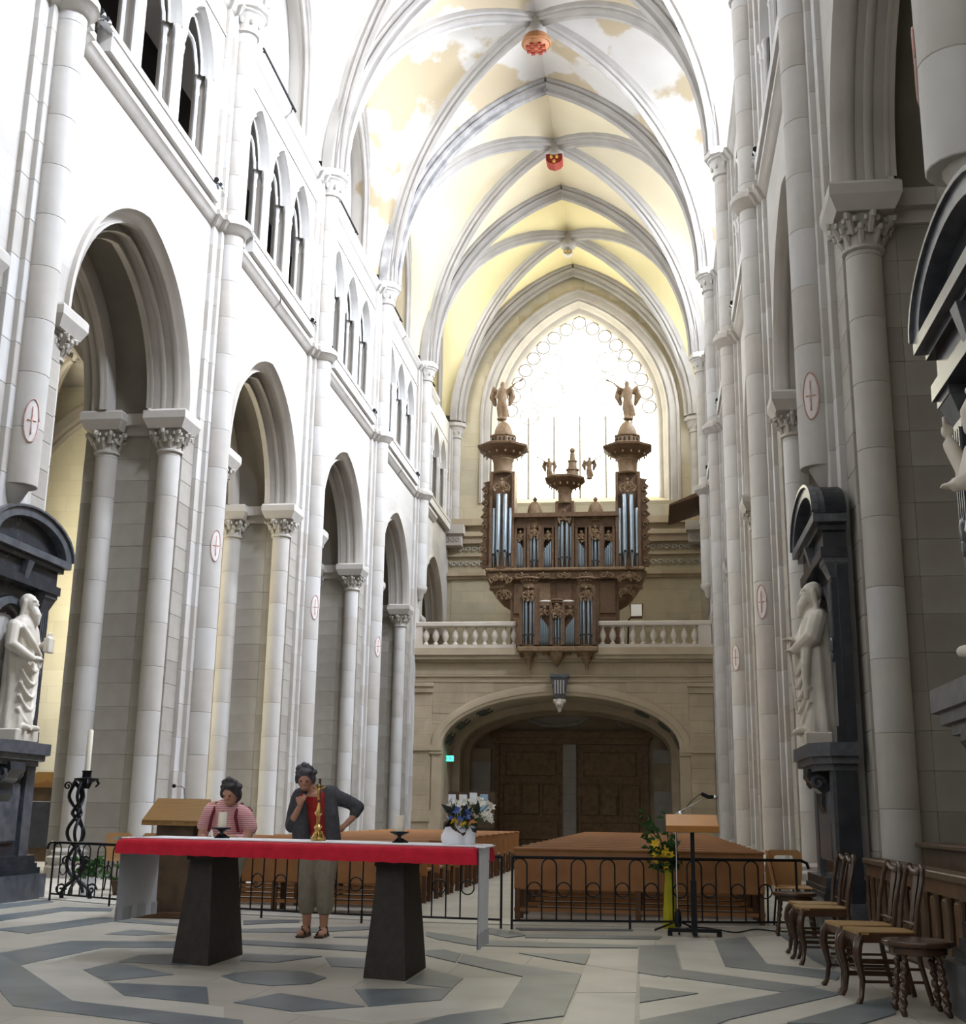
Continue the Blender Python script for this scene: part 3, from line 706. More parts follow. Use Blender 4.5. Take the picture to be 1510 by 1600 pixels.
for n_, (L, ox, oy, s) in enumerate(((A_,0,1400,S1),(B_,360,1400,S1),(C_,700,1400,S1),(D_,1000,1400,S2))):
    for i, pts in enumerate(L): slab(pts, ox, oy, s, M_slab_d if (i+n_) % 3 else M_slab_d2)
Wh = [([(125,432),(650,322),(1075,322),(1075,362),(870,368),(515,460)],0,1400,S1), ([(125,432),(515,460),(770,620),(450,655)],0,1400,S1), ([(450,655),(770,620),(1390,690),(1390,760)],0,1400,S1),
 ([(300,722),(400,722),(860,690),(1310,650),(1420,735),(900,795)],360,1400,S1), ([(95,515),(465,505),(340,700),(0,745),(-50,640)],700,1400,S1), ([(890,330),(1185,330),(1175,475),(860,430)],700,1400,S1),
 ([(830,490),(860,435),(1175,478),(1168,600),(800,600)],700,1400,S1), ([(800,604),(1168,604),(1155,830),(690,830)],700,1400,S1), ([(215,270),(435,265),(505,420),(255,440)],1000,1400,S2), ([(625,245),(825,232),(1010,375),(1100,430),(750,405)],1000,1400,S2),
 ([(505,420),(1160,500),(1010,540),(255,440)],1000,1400,S2), ([(0,455),(130,455),(850,572),(560,560),(345,580),(0,535)],1000,1400,S2), ([(345,580),(560,552),(850,572),(0,738),(0,636)],1000,1400,S2), ([(1190,585),(1280,640),(870,755),(440,770),(530,735)],1000,1400,S2)]
for pts, ox, oy, s in Wh: slab(pts, ox, oy, s, M_slab_w, -.004)
# ------------------------------------------------------------------ west wall and great window
WX, WA, WZ0, WZS = XC+.22, 3.5, 14.6, 18.5; WR = rad(WA, 5.2)
fw = lambda d, h, z: (h, d, z)
W = MB()
W.add([fw(WEST,XC-7,0),fw(WEST,XC+7,0),fw(WEST,XC+7,WZ0),fw(WEST,XC-7,WZ0)],[(0,1,2,3)])
wall_cut(W, fw, XC-7, XC+7, WZ0, 26.6, WX, WZS, WA, WR, .55, WEST, 18)
W.add([fw(WEST,WX-WA-.55,WZ0),fw(WEST,WX+WA+.55,WZ0),fw(WEST+.8,WX+WA,WZ0+.4),fw(WEST+.8,WX-WA,WZ0+.4)],[(0,1,2,3)])
ww = struct('wall_back', W, M_wallX)
def ashlar(parent, x0, x1, z0, z1, h, bw, y, excl, mats, depth=.012):
    rr = random.Random(int(z0*10)); n = max(1, round((z1-z0)/h)); h = (z1-z0)/n
    for r in range(n):
        za, zb = z0+r*h, z0+(r+1)*h
        for xa, xb in excl(za, zb, x0, x1):
            m_ = max(1, round((xb-xa)/bw)); e = [xa] + [xa+(xb-xa)*(i+(.0 if r % 2 else .5 if m_ > 2 else 0))/m_ for i in range(0 if r % 2 == 0 and m_ > 2 else 1, m_)] + [xb]
            for a, c in zip(e, e[1:]):
                if c-a < .08: continue
                MB().cham(a, c, y-depth*rr.uniform(.6,1.4), y+.05, za, zb, .007).build('ashlar_stone', rr.choice(mats), parent)
M_ashA = mat('west_ashlar', (.52,.46,.33), (.45,.395,.275), 1.5, .9, bump=.2, bscale=9); M_ashB = mat('west_ashlar_grey', (.47,.425,.32), (.41,.365,.265), 1.5, .9, bump=.2, bscale=9)
def win_ex(za, zb, x0, x1):
    q = .97
    def hw(z):
        if z <= WZS: return WA+q
        d = (WR+q)**2-(z-WZS)**2; return sqrt(d)-(WR-WA) if d > (WR-WA)**2 else 0
    w = max(hw(za), hw(zb))
    if zb <= WZ0 or w <= 0: return [(x0,x1)]
    return [(a,b) for a,b in ((x0,WX-w),(WX+w,x1)) if b-a > .15]
ashlar(ww, XC-5.4, XC+5.4, 13.86, 25.2, .56, 1.0, WEST, win_ex, (M_ashA,M_ashA,M_ashB))
ashlar(ww, XC-5.4, XC+5.4, 7.12, 11.16, .5, 1.0, WEST, lambda a,b,c,d: [(c,d)], (M_ashA,M_ashA,M_ashB))
b = MB(); sweep_arch(b, fw, WX, WZS, WA, WR, [(.95,WEST),(.95,WEST-.1),(.85,WEST-.12),(.8,WEST-.015),(.55,WEST-.015),(.5,WEST+.1),(.42,WEST+.06),(.36,WEST+.2),(.25,WEST+.3),(.22,WEST+.45),(.1,WEST+.5),(0,WEST+.62),(0,WEST+.85)], 18, WZ0)
b.build('window_moulding', M_stone_b, ww, 40)
w1 = struct('window_1')
P = arch_pts(WX, WZS, WA, WR, 0, 18); GY = WEST+.86
MB().add([fw(GY,h,z) for h,z in [(P[0][0],WZ0+.4)]+P+[(P[-1][0],WZ0+.4)]], [tuple(range(len(P)+2))]).build('pane', M_glass_w, w1)
for i in range(1, 6):                                # mullions
    h = WX - WA + 2*WA*i/6
    MB().box(h-.05,h+.05,GY-.14,GY-.03,WZ0+.4,WZS+.3).build('mullion', M_stone_b, w1)
Pq = arch_pts(WX, WZS, WA, WR, -.32, 9)
for i in range(1, len(Pq)-1):                        # scalloped edge of roundels
    h, z = Pq[i]
    MB().tube([(h+.30*cos(t*pi/8), GY-.08, z+.30*sin(t*pi/8)) for t in range(16)], .045, 5, True).build('tracery_ring', M_stone_b, w1, 180)
MB().lathe([(.16,0),(.16,.04)],0,0,16).xform(Matrix.Translation((WX,GY-.1,WZS+4.75)) @ Matrix.Rotation(pi/2,4,'X')).build('tracery_rose', M_glass_w, w1)
for h, z, r in ((WX-1.5,20.0,.75),(WX+1.5,20.0,.75),(WX-1.3,21.4,.5),(WX+1.3,21.4,.5),(WX-2.3,18.9,.42),(WX+2.3,18.9,.42)):
    MB().tube([(h+r*cos(t*pi/12), GY-.06, z+r*sin(t*pi/12)) for t in range(24)], .03, 5, True).build('tracery_ring', M_stone_b, w1, 180)
    for t in range(4):
        MB().ball((h+r*.98*cos(t*pi/2+pi/4), GY-.06, z+r*.98*sin(t*pi/2+pi/4)), (.13,.03,.10), 8, 5).build('tracery_cusp', M_glass_wd, w1, 180)
# the central figure in darker glass
p = lambda x, y: (lambda q: (q.x, q.z))(onY(x, y, GY))
fig = [p(900,527),p(903,545),(p(912,575)),p(912,625),p(906,632),p(894,632),p(888,625),p(888,575),p(897,545)]
MB().prism(fig, GY-.05, GY-.02, 'y').build('figure_pane', M_glass_wd, w1)
MB().prism([p(896,560),p(900,545),p(904,560),p(904,622),p(896,622)], GY-.07, GY-.05, 'y').build('figure_pane', M_glass_w, w1)
for x, y in ((833,610),(855,582),(878,606),(924,606),(943,582),(840,655),(858,652),(940,655),(838,565),(965,563)):
    q = p(x, y); MB().ball((q[0],GY-.04,q[1]), (.16,.02,.14), 8, 5).build('coloured_pane', M_glass_wd, w1, 180)
# entablature with carved frieze across the west wall
b = MB()
for z0, z1, d in ((13.55,13.85,.30),(13.05,13.25,.34),(12.75,13.05,.22),(12.18,12.28,.16),(11.3,11.45,.26),(11.18,11.3,.14)): b.box(XC-5.7, XC+5.7, WEST-d, WEST+.02, z0, z1)
b.build('west_entablature', M_loft, ww)
b = MB(); rnd = random.Random(3)
for zc in (12.5, 11.85):
    x = XC-5.6
    while x < XC+5.6:
        b.tube([(x+.13*cos(t*.7)*(1-t/12), WEST-.06, zc+.13*sin(t*.7)*(1-t/12)) for t in range(11)], .035, 5); x += .30
fr = b.build('carved_frieze', M_carve, ww, 60); fr['kind'] = 'stuff'
for sd in (-1, 1):                                   # end consoles of the entablature
    b = MB().box(*sorted((XC+sd*4.9, XC+sd*5.75)), WEST-.6, WEST-.02, 12.6, 13.1); b.box(*sorted((XC+sd*4.8, XC+sd*5.75)), WEST-.75, WEST-.02, 13.1, 13.5)
    b.build('console', M_stone_b, ww)
    for i in range(3): MB().tube([(XC+sd*(5.05+.22*i)+.07*cos(t*.8), WEST-.62, 12.85+.09*sin(t*.8)) for t in range(8)], .025, 5).build('console_scroll', M_carve, ww, 60)

# ------------------------------------------------------------------ organ gallery
M_lofB = mat('gallery_ashlar', (.44,.36,.25), (.38,.31,.21), 1.5, .85, bump=.2, bscale=9)
GF = 44.45; gx, ga, gz, gr = -3.3, 4.29, 3.55, 1.86
ell = lambda k, n=24: [(gx - (ga+k)*cos(pi*i/n), gz + (gr+k)*sin(pi*i/n)) for i in range(n+1)]
gal = struct('wall_gallery')
def cut_pts(mb, P, h0, h1, zb, zt, d):
    l, r = P[0][0], P[-1][0]
    mb.add([(h0,d,zb),(l,d,zb),(l,d,zt),(h0,d,zt)],[(0,1,2,3)]); mb.add([(r,d,zb),(h1,d,zb),(h1,d,zt),(r,d,zt)],[(0,1,2,3)])
    for a, c in zip(P, P[1:]): mb.add([(a[0],d,a[1]),(c[0],d,c[1]),(c[0],d,zt),(a[0],d,zt)],[(0,1,2,3)])
GX0, GX1 = XC-5.72, XC+5.45
b = MB(); cut_pts(b, ell(.0), GX0, GX1, 0, 6.65, GF); b.build('gallery_front', M_loft, gal)
E0 = [(gx-ga,0)] + ell(0) + [(gx+ga,0)]
def arch_ex(za, zb, x0, x1):
    k = .43
    def hw(z): 
        if z <= gz: return ga+.45
        t = 1-((z-gz)/(gr+k))**2; return (ga+k)*sqrt(t) if t > 0 else 0
    w = max(hw(za), hw(zb))
    return [(a,b) for a,b in ((x0,gx-w),(gx+w,x1)) if b-a > .12] if w > 0 else [(x0,x1)]
ashlar(gal, GX0+.95, GX1-.92, 3.62, 5.9, .38, .95, GF, arch_ex, (M_loft,M_lofB,M_loft))
ashlar(gal, GX0+.02, GX1-.02, 6.17, 6.6, .43, 1.05, GF, lambda a,b,c,d: [(c,d)], (M_loft,M_lofB,M_loft))
b = MB().grid([[(x, GF, z) for x, z in E0], [(x, WEST-.6, z) for x, z in E0]]); b.build('gallery_soffit', M_lofB, gal, 40)
b = MB()                                            # archivolt
rows = []
for k, d in ((.02,GF+.1),(.02,GF-.03),(.12,GF-.05),(.14,GF-.08),(.34,GF-.08),(.40,GF-.05),(.42,GF)): rows.append([(x,d,z) for x,z in ell(k)])
b.grid(rows).build('archivolt', M_lofB, gal, 40)
for k in range(2):                                   # inner ribs of the passage vault
    y = GF + 2.6 + k*2.6; rows = []
    for q, d in ((.0,y),(-.28,y),(-.28,y+.5),(0,y+.5)): rows.append([(x,d,z) for x,z in [(gx-ga-q,0)]+ell(q)+[(gx+ga+q,0)]])
    MB().grid(rows).build('passage_rib', M_lofB, gal, 40)
b = MB().box(GX0, GX1, GF-.02, WEST, 6.65, 7.1); b.build('gallery_slab', M_lofB, gal)
for z0, z1, d in ((6.62,6.72,.12),(6.72,6.86,.28),(6.86,7.12,.36),(6.1,6.16,.06),(5.9,5.96,.04)): MB().box(GX0, GX1, GF-d, GF+.05, z0, z1).build('gallery_cornice', M_lofB, gal)
for s, xa, xb in ((-1,GX0,GX0+.98),(1,GX1-.95,GX1)):
    bl = [(0,.9,.10),(.9,1.3,.16),(1.3,3.4,.06),(3.4,3.62,.14),(3.62,5.5,.07),(5.5,5.72,.14),(5.72,5.86,.20)]
    for z0, z1, d in bl:
        n = max(1, round((z1-z0)/.5))
        for i in range(n): MB().cham(xa+.05-(d-.06)*.5, xb-.05+(d-.06)*.5, GF-d, GF+.02, z0+(z1-z0)*i/n, z0+(z1-z0)*(i+1)/n, .012).build('pilaster_stone', M_loft, gal)
    xi = gx + s*ga
    for z0, z1, d in ((0,.9,.12),(.9,3.3,.05),(3.3,3.42,.12),(3.42,3.56,.16)): MB().box(*sorted((xi-s*.02, xi+s*(.3+d))), GF-d, GF+.6, z0, z1).build('impost', M_lofB, gal)
kx = gx+.02
MB().frus((kx-.20,kx+.20,GF-.26,GF),(kx-.30,kx+.30,GF-.34,GF),5.32,6.05).build('keystone', M_blackb, gal)
MB().box(kx-.34,kx+.34,GF-.4,GF,6.05,6.16).build('keystone_cap', M_blackb, gal)
for i in range(4): MB().box(kx-.17+.1*i,kx-.12+.1*i,GF-.345,GF-.2,5.45,5.95).build('keystone_flute', M_stone_b, gal)
b = MB().ball((kx,GF-.16,5.12),(.16,.16,.2),10,8); b.ball((kx,GF-.28,5.08),(.08,.1,.1),8,6); b.ball((kx-.14,GF-.15,5.2),(.1,.12,.1),8,6); b.ball((kx+.14,GF-.15,5.2),(.1,.12,.1),8,6); b.ball((kx,GF-.16,4.92),(.08,.1,.12),8,6)
b.build('keystone_mask', M_statue, gal, 180)
rnd = random.Random(5)                               # painted scrolls on the passage vault
for sg, xs in ((1,(0.06,.16,.26)),(1,(.74,.84,.94))):
    for tt in xs:
        x0 = gx - (ga-.03)*cos(pi*tt); z0 = gz + (gr-.03)*sin(pi*tt); tx, tz = sin(pi*tt)*ga, cos(pi*tt)*gr; l = sqrt(tx*tx+tz*tz); tx/=l; tz/=l
        for yy in (GF+.7, GF+1.5):
            MB().tube([(x0+tx*.30*cos(t*.75)*(1-t/13), yy+.35*sin(t*.75)*(1-t/13), z0+tz*.30*cos(t*.75)*(1-t/13)) for t in range(12)], .05, 5).build('painted_scroll', M_paintgrey, gal, 60)
# oval cartouche above the door
q = onY(870,1115,WEST-.75)
crt = MB().tube([(q.x+1.35*cos(t*pi/14), WEST-.8, q.z+.52*sin(t*pi/14)) for t in range(28)], .09, 8, True); crt.build('cartouche_frame', M_carve, gal, 60)
MB().lathe([(1.0,0),(1.0,.08),(.9,.12)],0,0,28).xform(Matrix.Translation((q.x,WEST-.7,q.z)) @ Matrix.Rotation(pi/2,4,'X') @ Matrix.Diagonal((1.3,.5,1,1))).build('cartouche_field', M_stone_b, gal, 40)
for s in (-1,1):
    MB().tube([(q.x+s*(1.5+.16*t), WEST-.75, q.z-.2+.35*sin(t*.55)) for t in range(11)], [.13-.009*t for t in range(11)], 7).build('cartouche_scroll', M_carve, gal, 60)
MB().box(gx-ga, gx+ga, WEST-.7, WEST-.6, 0, 6.6).build('tympanum_wall', M_loft, gal)

M_bal = mat('balustrade_stone', (.58,.52,.44), (.50,.445,.37), 2, .8, bump=.15, bscale=10)
# balustrade on the gallery, either side of the small organ case
BAL = MB().lathe([(.10,0),(.10,.06),(.06,.10),(.05,.13),(.10,.22),(.135,.33),(.10,.46),(.055,.56),(.05,.60),(.085,.63),(.085,.68)],0,0,12).mesh('baluster', M_bal, 50)
for side, xa, xb in (('left',GX0+.05,-4.86),('right',-1.86,GX1-.02)):
    r = thing('balustrade', 'pale stone balustrade with vase balusters on the gallery, %s of the small organ case' % side, 'balustrade', ((xa+xb)/2, GF-.1, 7.12), 0, 'gallery balustrades')
    h = (xb-xa)/2
    MB().box(-h,h,-.17,.17,0,.13).build('plinth', M_bal, r); MB().cham(-h,h,-.19,.19,.80,.98,.03).build('hand_rail', M_bal, r)
    pe = h-.5 if side == 'right' else -h+.05
    MB().box(pe, pe+.45, -.16,.16,.13,.80).build('end_pedestal', M_bal, r)
    a0, a1 = (-h+.62, h-.1) if side == 'left' else (-h+.15, h-.62)
    n = 10
    for i in range(n): inst('baluster', BAL, r, (a0+(a1-a0)*i/(n-1), 0, .125))

# ------------------------------------------------------------------ west door
dX0, dX1 = -6.28, -.36; dy = WEST-.75
d1 = struct('door_1')
MB().box(dX0-.25,dX1+.25,dy-.22,dy+.1,4.05,4.30).build('lintel', M_door, d1); MB().box(dX0-.4,dX1+.4,dy-.35,dy+.1,4.30,4.48).build('door_cornice', M_door, d1)
MB().box(dX0-.45,dX1+.45,dy-.42,dy+.1,4.48,4.56).build('door_cornice', M_door, d1)
mx_ = -3.36
for xa, xb in ((dX0-.2,dX0),(dX1,dX1+.2)): MB().box(xa,xb,dy-.2,dy+.1,0,4.05).build('jamb', M_door, d1)
for i in range(6): MB().cham(mx_-.28,mx_+.28,dy-.3,dy+.1,i*.675,(i+1)*.675,.015).build('trumeau_stone', M_stone_b, d1)
for li, (xa, xb) in enumerate(((dX0+.02,mx_-.30),(mx_+.30,dX1-.02))):
    lf = MB().box(xa,xb,dy-.06,dy+.05,.02,4.03).build('door_leaf', M_door, d1); w = xb-xa
    for x_, z0, z1, ww_ in ((xa+.25,2.75,3.75,w-.5),(xa+.15,1.2,2.45,w*.28),(xa+w*.36,1.2,2.45,w*.28),(xa+w*.68,1.2,2.45,w*.28),(xa+.15,.2,.95,w-.3)):
        MB().cham(x_,x_+ww_,dy-.13,dy-.05,z0,z1,.05).build('door_panel', M_door, lf)
    MB().box(xa+.1,xb-.1,dy-.15,dy-.05,2.52,2.66).build('door_rail', M_door, lf)
    xh = onY(823 if li == 0 else 964, 1260, dy-.15).x
    MB().tube([(xh,dy-.2,1.25),(xh,dy-.2,1.95)], .028, 6).build('handle', M_chrome, lf)
# grey stone side piers of the portal
for xa, xb in ((-7.45,-6.6),(.05,.85)):
    for i in range(7): MB().cham(xa,xb,dy-.35,dy+.1,i*.55,(i+1)*.55,.015).build('portal_stone', random.choice((M_stone_b,M_loft)), gal)

ex = thing('exit_sign', 'small glowing green exit sign in the gallery passage', 'sign', (*onY(701,1185,45.6)[:2], onY(701,1185,45.6).z-.09))
MB().box(-.18,.18,-.03,.03,0,.18).build('lit_panel', M_exit, ex); MB().box(-.2,.2,.03,.06,-.02,.2).build('housing', M_lampw, ex)
b = MB().box(-.13,-.05,-.036,-.03,.05,.13); b.prism([(.0,.07),(.08,.07),(.08,.04),(.14,.09),(.08,.14),(.08,.11),(0,.11)], -.036,-.03,'y'); b.build('pictogram', M_paper, ex)

# notice board with sheets near the left jamb
nb = onY(738,1262,46.2); nt_ = thing('notice_board', 'brown notice board with white and blue sheets by the left passage wall', 'board', (nb.x, 46.2, 0))
MB().box(-.95,.85,0,.05,.7,2.0).build('board', M_stall, nt_)
for xx in (-.8,.7): MB().box(xx,xx+.06,0,.06,0,.7).build('leg', M_stall, nt_)
for xx, zz, w_, h_, m_ in ((-.9,1.35,.28,.55,M_paper),(-.5,1.5,.3,.4,M_paper),(-.1,1.55,.28,.42,M_paper),(.3,1.3,.3,.62,M_paperb),(-.5,1.0,.5,.4,M_paperb)): MB().box(xx,xx+w_,-.012,0,zz,zz+h_).build('sheet', m_, nt_)

# ------------------------------------------------------------------ the organs
def OC(cx, cy, Y): return onY(720+cx/4.0, 650+cy/4.0, Y)
def pipe_mesh(r, h, mouth):
    b = MB().lathe([(r*.22,0),(r*.9,mouth),(r,mouth+.01),(r,h-.02),(r*.9,h)],0,0,10)
    return b
def carve(parent, x, y, z, w, h, name='pipe_shade', m_=None, seed=0):
    rnd = random.Random(seed); b = MB()
    for s in (-1,1):
        b.tube([(x+s*w*(.1+.4*t/9), y-.03*sin(t), z+h*(.35*sin(t*.7)+.1)) for t in range(10)], .035, 5)
        b.tube([(x+s*(w*.28+.12*cos(t*.8)*(1-t/12)), y-.02, z+h*.1+.12*sin(t*.8)*(1-t/12)) for t in range(10)], .03, 5)
    b.ball((x,y,z+h*.25),(w*.12,.08,h*.3),8,6); b.ball((x,y-.03,z+h*.62),(.06,.06,.07),8,6)
    for i in range(8): b.ball((x+rnd.uniform(-.45,.45)*w, y, z+rnd.uniform(-.3,.5)*h), (.06,.04,.06), 6, 4)
    return b.build(name, m_ or M_woodl, parent, 60)
def tower(root, Y, cl, cr, ctops, cbot, cent, ccor, chw, n, O):
    """round pipe tower; c* in crop units, positions local to root"""
    xl, xr = OC(cl,cbot,Y).x, OC(cr,cbot,Y).x; xm = (xl+xr)/2; w = (xr-xl)/2; zb = OC(cl,cbot,Y).z
    zt = OC(cl,cent,Y).z; zc = OC(cl,ccor,Y).z; hw = chw/158.0
    lx = lambda x: x-O.x; ly = Y-O.y; lz = lambda z: z-O.z
    MB().box(lx(xm-w-.1),lx(xm+w+.1),ly+.05,ly+.9,lz(zb-.05),lz(zt+.1)).build('tower_back', M_wood, root)
    for i in range(n):
        a = -pi + pi*(i+.5)/n; px = xm - w*.92*cos(pi*(i+.5)/n); py = ly+.1 - w*.75*sin(pi*(i+.5)/n)
        r = w/n*.98; mid_ = abs(i-(n-1)/2)/((n-1)/2+.01); zp = OC(cl, ctops[0]+(ctops[1]-ctops[0])*mid_, Y).z
        pipe_mesh(r, zp-zb, (zp-zb)*.2).build('pipe', M_tin, root, 40, loc=(lx(px),py,lz(zb)))
        MB().box(-r*.5,r*.5,-r*1.03,-r*.8,0,r*.9).build('pipe_mouth', M_iron, root, loc=(lx(px),py,lz(zb)+(zp-zb)*.2))
    for s in (-1,1): MB().box(lx(xm+s*(w+.05))-.055,lx(xm+s*(w+.05))+.055,ly-.12,ly+.2,lz(zb),lz(zt)).build('tower_post', M_wood, root)
    MB().lathe([(w*1.0,lz(zb)-.16),(w*1.25,lz(zb)-.1),(w*1.3,lz(zb)-.02),(w*1.1,lz(zb))], lx(xm), ly+.15, 20).build('tower_plinth', M_wood, root, 40)
    h = zc-zt
    MB().lathe([(w*.95,lz(zt)),(w*1.02,lz(zt)+.06),(w*.98,lz(zt)+.1),(w*1.02,lz(zt)+h*.45),(w*1.12,lz(zt)+h*.5),(w*1.1,lz(zt)+h*.55),(w*1.3,lz(zt)+h*.62)], lx(xm), ly+.15, 20).build('entablature', M_woodl, root, 40)
    MB().lathe([(w*1.25,lz(zt)+h*.6),(hw*.72,lz(zt)+h*.75),(hw*.98,lz(zt)+h*.93),(hw,lz(zc)),(hw*.9,lz(zc)+.05)], lx(xm), ly+.15, 8, pi/8, 2*pi+pi/8).build('tower_cornice', M_wood, root, 25)
    for i in range(14): 
        a = 2*pi*i/14; MB().box(-.03,.03,-.03,.03,0,.09).build('dentil', M_woodl, root, loc=(lx(xm)+hw*.72*cos(a), ly+.15+hw*.72*sin(a), lz(zt)+h*.66))
    carve(root, lx(xm), ly-w*.75, lz(OC(cl,ctops[0],Y).z)-.05, w*1.7, .55, seed=int(cl))
    return lx(xm), ly+.15, lz(zc), w
def flat(root, Y, cl, cr, ct0, ct1, cbot, n, O):
    xl, xr = OC(cl,cbot,Y).x, OC(cr,cbot,Y).x; zb = OC(cl,cbot,Y).z
    for i in range(n):
        px = xl + (xr-xl)*(i+.5)/n; zp = OC(cl, ct0+(ct1-ct0)*i/(n-1), Y).z; r = (xr-xl)/n*.46
        pipe_mesh(r, zp-zb, (zp-zb)*.16).build('pipe', M_tin, root, 40, loc=(px-O.x, Y-O.y+.05, zb-O.z))
    zt = OC(cl,min(ct0,ct1),Y).z
    carve(root, (xl+xr)/2-O.x, Y-O.y+.02, zt+.02-O.z, (xr-xl), .42, seed=int(cl)+1)
    for xx in (xl,xr): MB().box(xx-O.x-.045,xx-O.x+.045,Y-O.y-.06,Y-O.y+.15,zb-O.z,zt-O.z+.5).build('case_post', M_wood, root)
def angel(root, x, y, z, s, face=1, name='angel_figure'):
    b = MB()
    b.limb([(-.05,0,.0),(-.06,0,.35),(0,0,.62)],[.07,.11,.13],8); b.limb([(.10,0,.0),(.09,-.04,.35),(0,0,.62)],[.06,.10,.12],8); b.limb([(.12,.05,.3),(.2,.06,.12)],[.09,.04],7); b.limb([(.0,0,.55),(0,0,.88)],[.13,.15],8); b.ball((.02*face,-.02,1.08),(.085,.09,.11),10,8)
    b.limb([(.1,0,.85),(.26*face,-.1,.95),(.42*face,-.12,1.1)],[.05,.045,.035],7); b.limb([(-.1,0,.85),(-.2,-.1,.65)],[.05,.04],7)
    for q in (-1,1):
        b.limb([(q*.06,.08,.8),(q*.26,.14,1.0),(q*.3,.14,.75),(q*.22,.12,.5)],[.07,.13,.12,.06],7)
    b.limb([(.36*face,-.12,1.08),(.62*face,-.12,1.2)],[.02,.045],7)
    b.ball((0,0,.0),(.16,.16,.06),8,6)
    b.v = [(p[0]*s,p[1]*s,p[2]*s) for p in b.v]
    me = fuse(b, .03*s, 2); me.materials.append(M_woodl); inst(name, me, root, (x,y,z))
def lantern(root, x, y, z, w):
    MB().lathe([(w,0),(w,.08),(w*.92,.1),(w*.92,.36),(w*1.02,.40),(w*1.02,.45)],x,y,8,pi/8,2*pi+pi/8).xform(Matrix.Translation((0,0,z))).build('lantern_drum', M_woodl, root, 25)
    b = MB()
    for i in range(8):
        a = i*pi/4 - pi/8*0 + pi/8*0
        for s in (-.09,.09):
            px, py = x+w*.87*cos(a)-s*sin(a), y+w*.87*sin(a)+s*cos(a)
            MB().cham(-.035,.035,-.035,.035,0,.16,.01).build('lantern_window', M_dark, root, loc=(px,py,z+.15), rz=a)
    MB().lathe([(w*.72,.45),(w*.72,.52),(w*.68,.66),(w*.55,.85),(w*.36,1.0),(w*.15,1.08),(.07,1.1),(.06,1.2)],x,y,16).xform(Matrix.Translation((0,0,z))).build('dome', M_woodl, root, 50)

YO = 46.6; O = Vector((XC-.05, YO, 7.12))
org = thing('pipe_organ', 'large carved oak pipe organ with three towers in front of the west window', 'organ', O)
for cl, cr, ctops, ce, cc, chw, n, kind in ((195,318,(455,580),360,195,172,4,'L'),(990,1115,(455,580),360,195,165,4,'R'),(608,695,(650,690),545,392,135,4,'C')):
    x, y, z, w = tower(org, YO, cl, cr, ctops, 950, ce, cc, chw, n, O)
    if kind != 'C':
        lantern(org, x, y, z+.03, .54); angel(org, x+(-.08 if kind == 'L' else .05), y, z+1.22, 1.35, 1 if kind == 'L' else -1)
    else:
        b = MB()
        for i in range(3): b.lathe([(.34-.07*i,.36*i),(.34-.07*i,.36*i+.05),(.26-.07*i,.36*i+.08),(.22-.06*i,.36*i+.36)],0,0,10)
        b.ball((0,0,1.2),.12,8,6)
        b.build('crown_pinnacle', M_woodl, org, 40, loc=(x+.3,y,z)); 
        angel(org, x-.62, y-.1, z, .75, -1); angel(org, x+.72+.25, y-.1, z, .75, 1)
for cl, cr in ((432,490),(818,872)):
    x, y, z, w = tower(org, YO, cl, cr, (745,765), 950, 690, 640, 50, 3, O)
    MB().lathe([(.30,0),(.30,.1),(.28,.14),(.30,.3),(.25,.52),(.14,.66),(.05,.7),(.09,.78),(.03,.9)],0,0,14).build('cupola', M_woodl, org, 40, loc=(x,y,z+.02))
for cl, cr, t0, t1 in ((343,402,770,835),(512,578,835,770),(725,786,770,835),(893,960,835,770)): flat(org, YO, cl, cr, t0, t1, 950, 6, O)
q0, q1 = OC(340,625,YO), OC(985,625,YO)
MB().box(q0.x-O.x,q1.x-O.x,-.28,.5,q0.z-O.z-.12,q0.z-O.z+.05).build('upper_cornice', M_wood, org); MB().box(q0.x-O.x,q1.x-O.x,.0,.5,q0.z-O.z-.5,q0.z-O.z-.12).build('upper_frieze', M_wood, org)
qa, qb = OC(190,950,YO), OC(1120,950,YO)
MB().box(qa.x-O.x,qb.x-O.x,.35,1.4,qa.z-O.z-.1,q0.z-O.z).build('case_back', M_wood, org)
MB().cham(qa.x-O.x-.2,qb.x-O.x+.2,-.32,1.3,qa.z-O.z-.20,qa.z-O.z-.06,.04).build('lower_cornice', M_woodl, org); MB().box(qa.x-O.x-.1,qb.x-O.x+.1,-.2,1.3,qa.z-O.z-.5,qa.z-O.z-.20).build('lower_frieze', M_wood, org)
for i in range(7): carve(org, qa.x-O.x+(qb.x-qa.x)*(i+.5)/7, -.22, qa.z-O.z-.42, .5, .2, 'frieze_carving', seed=i)
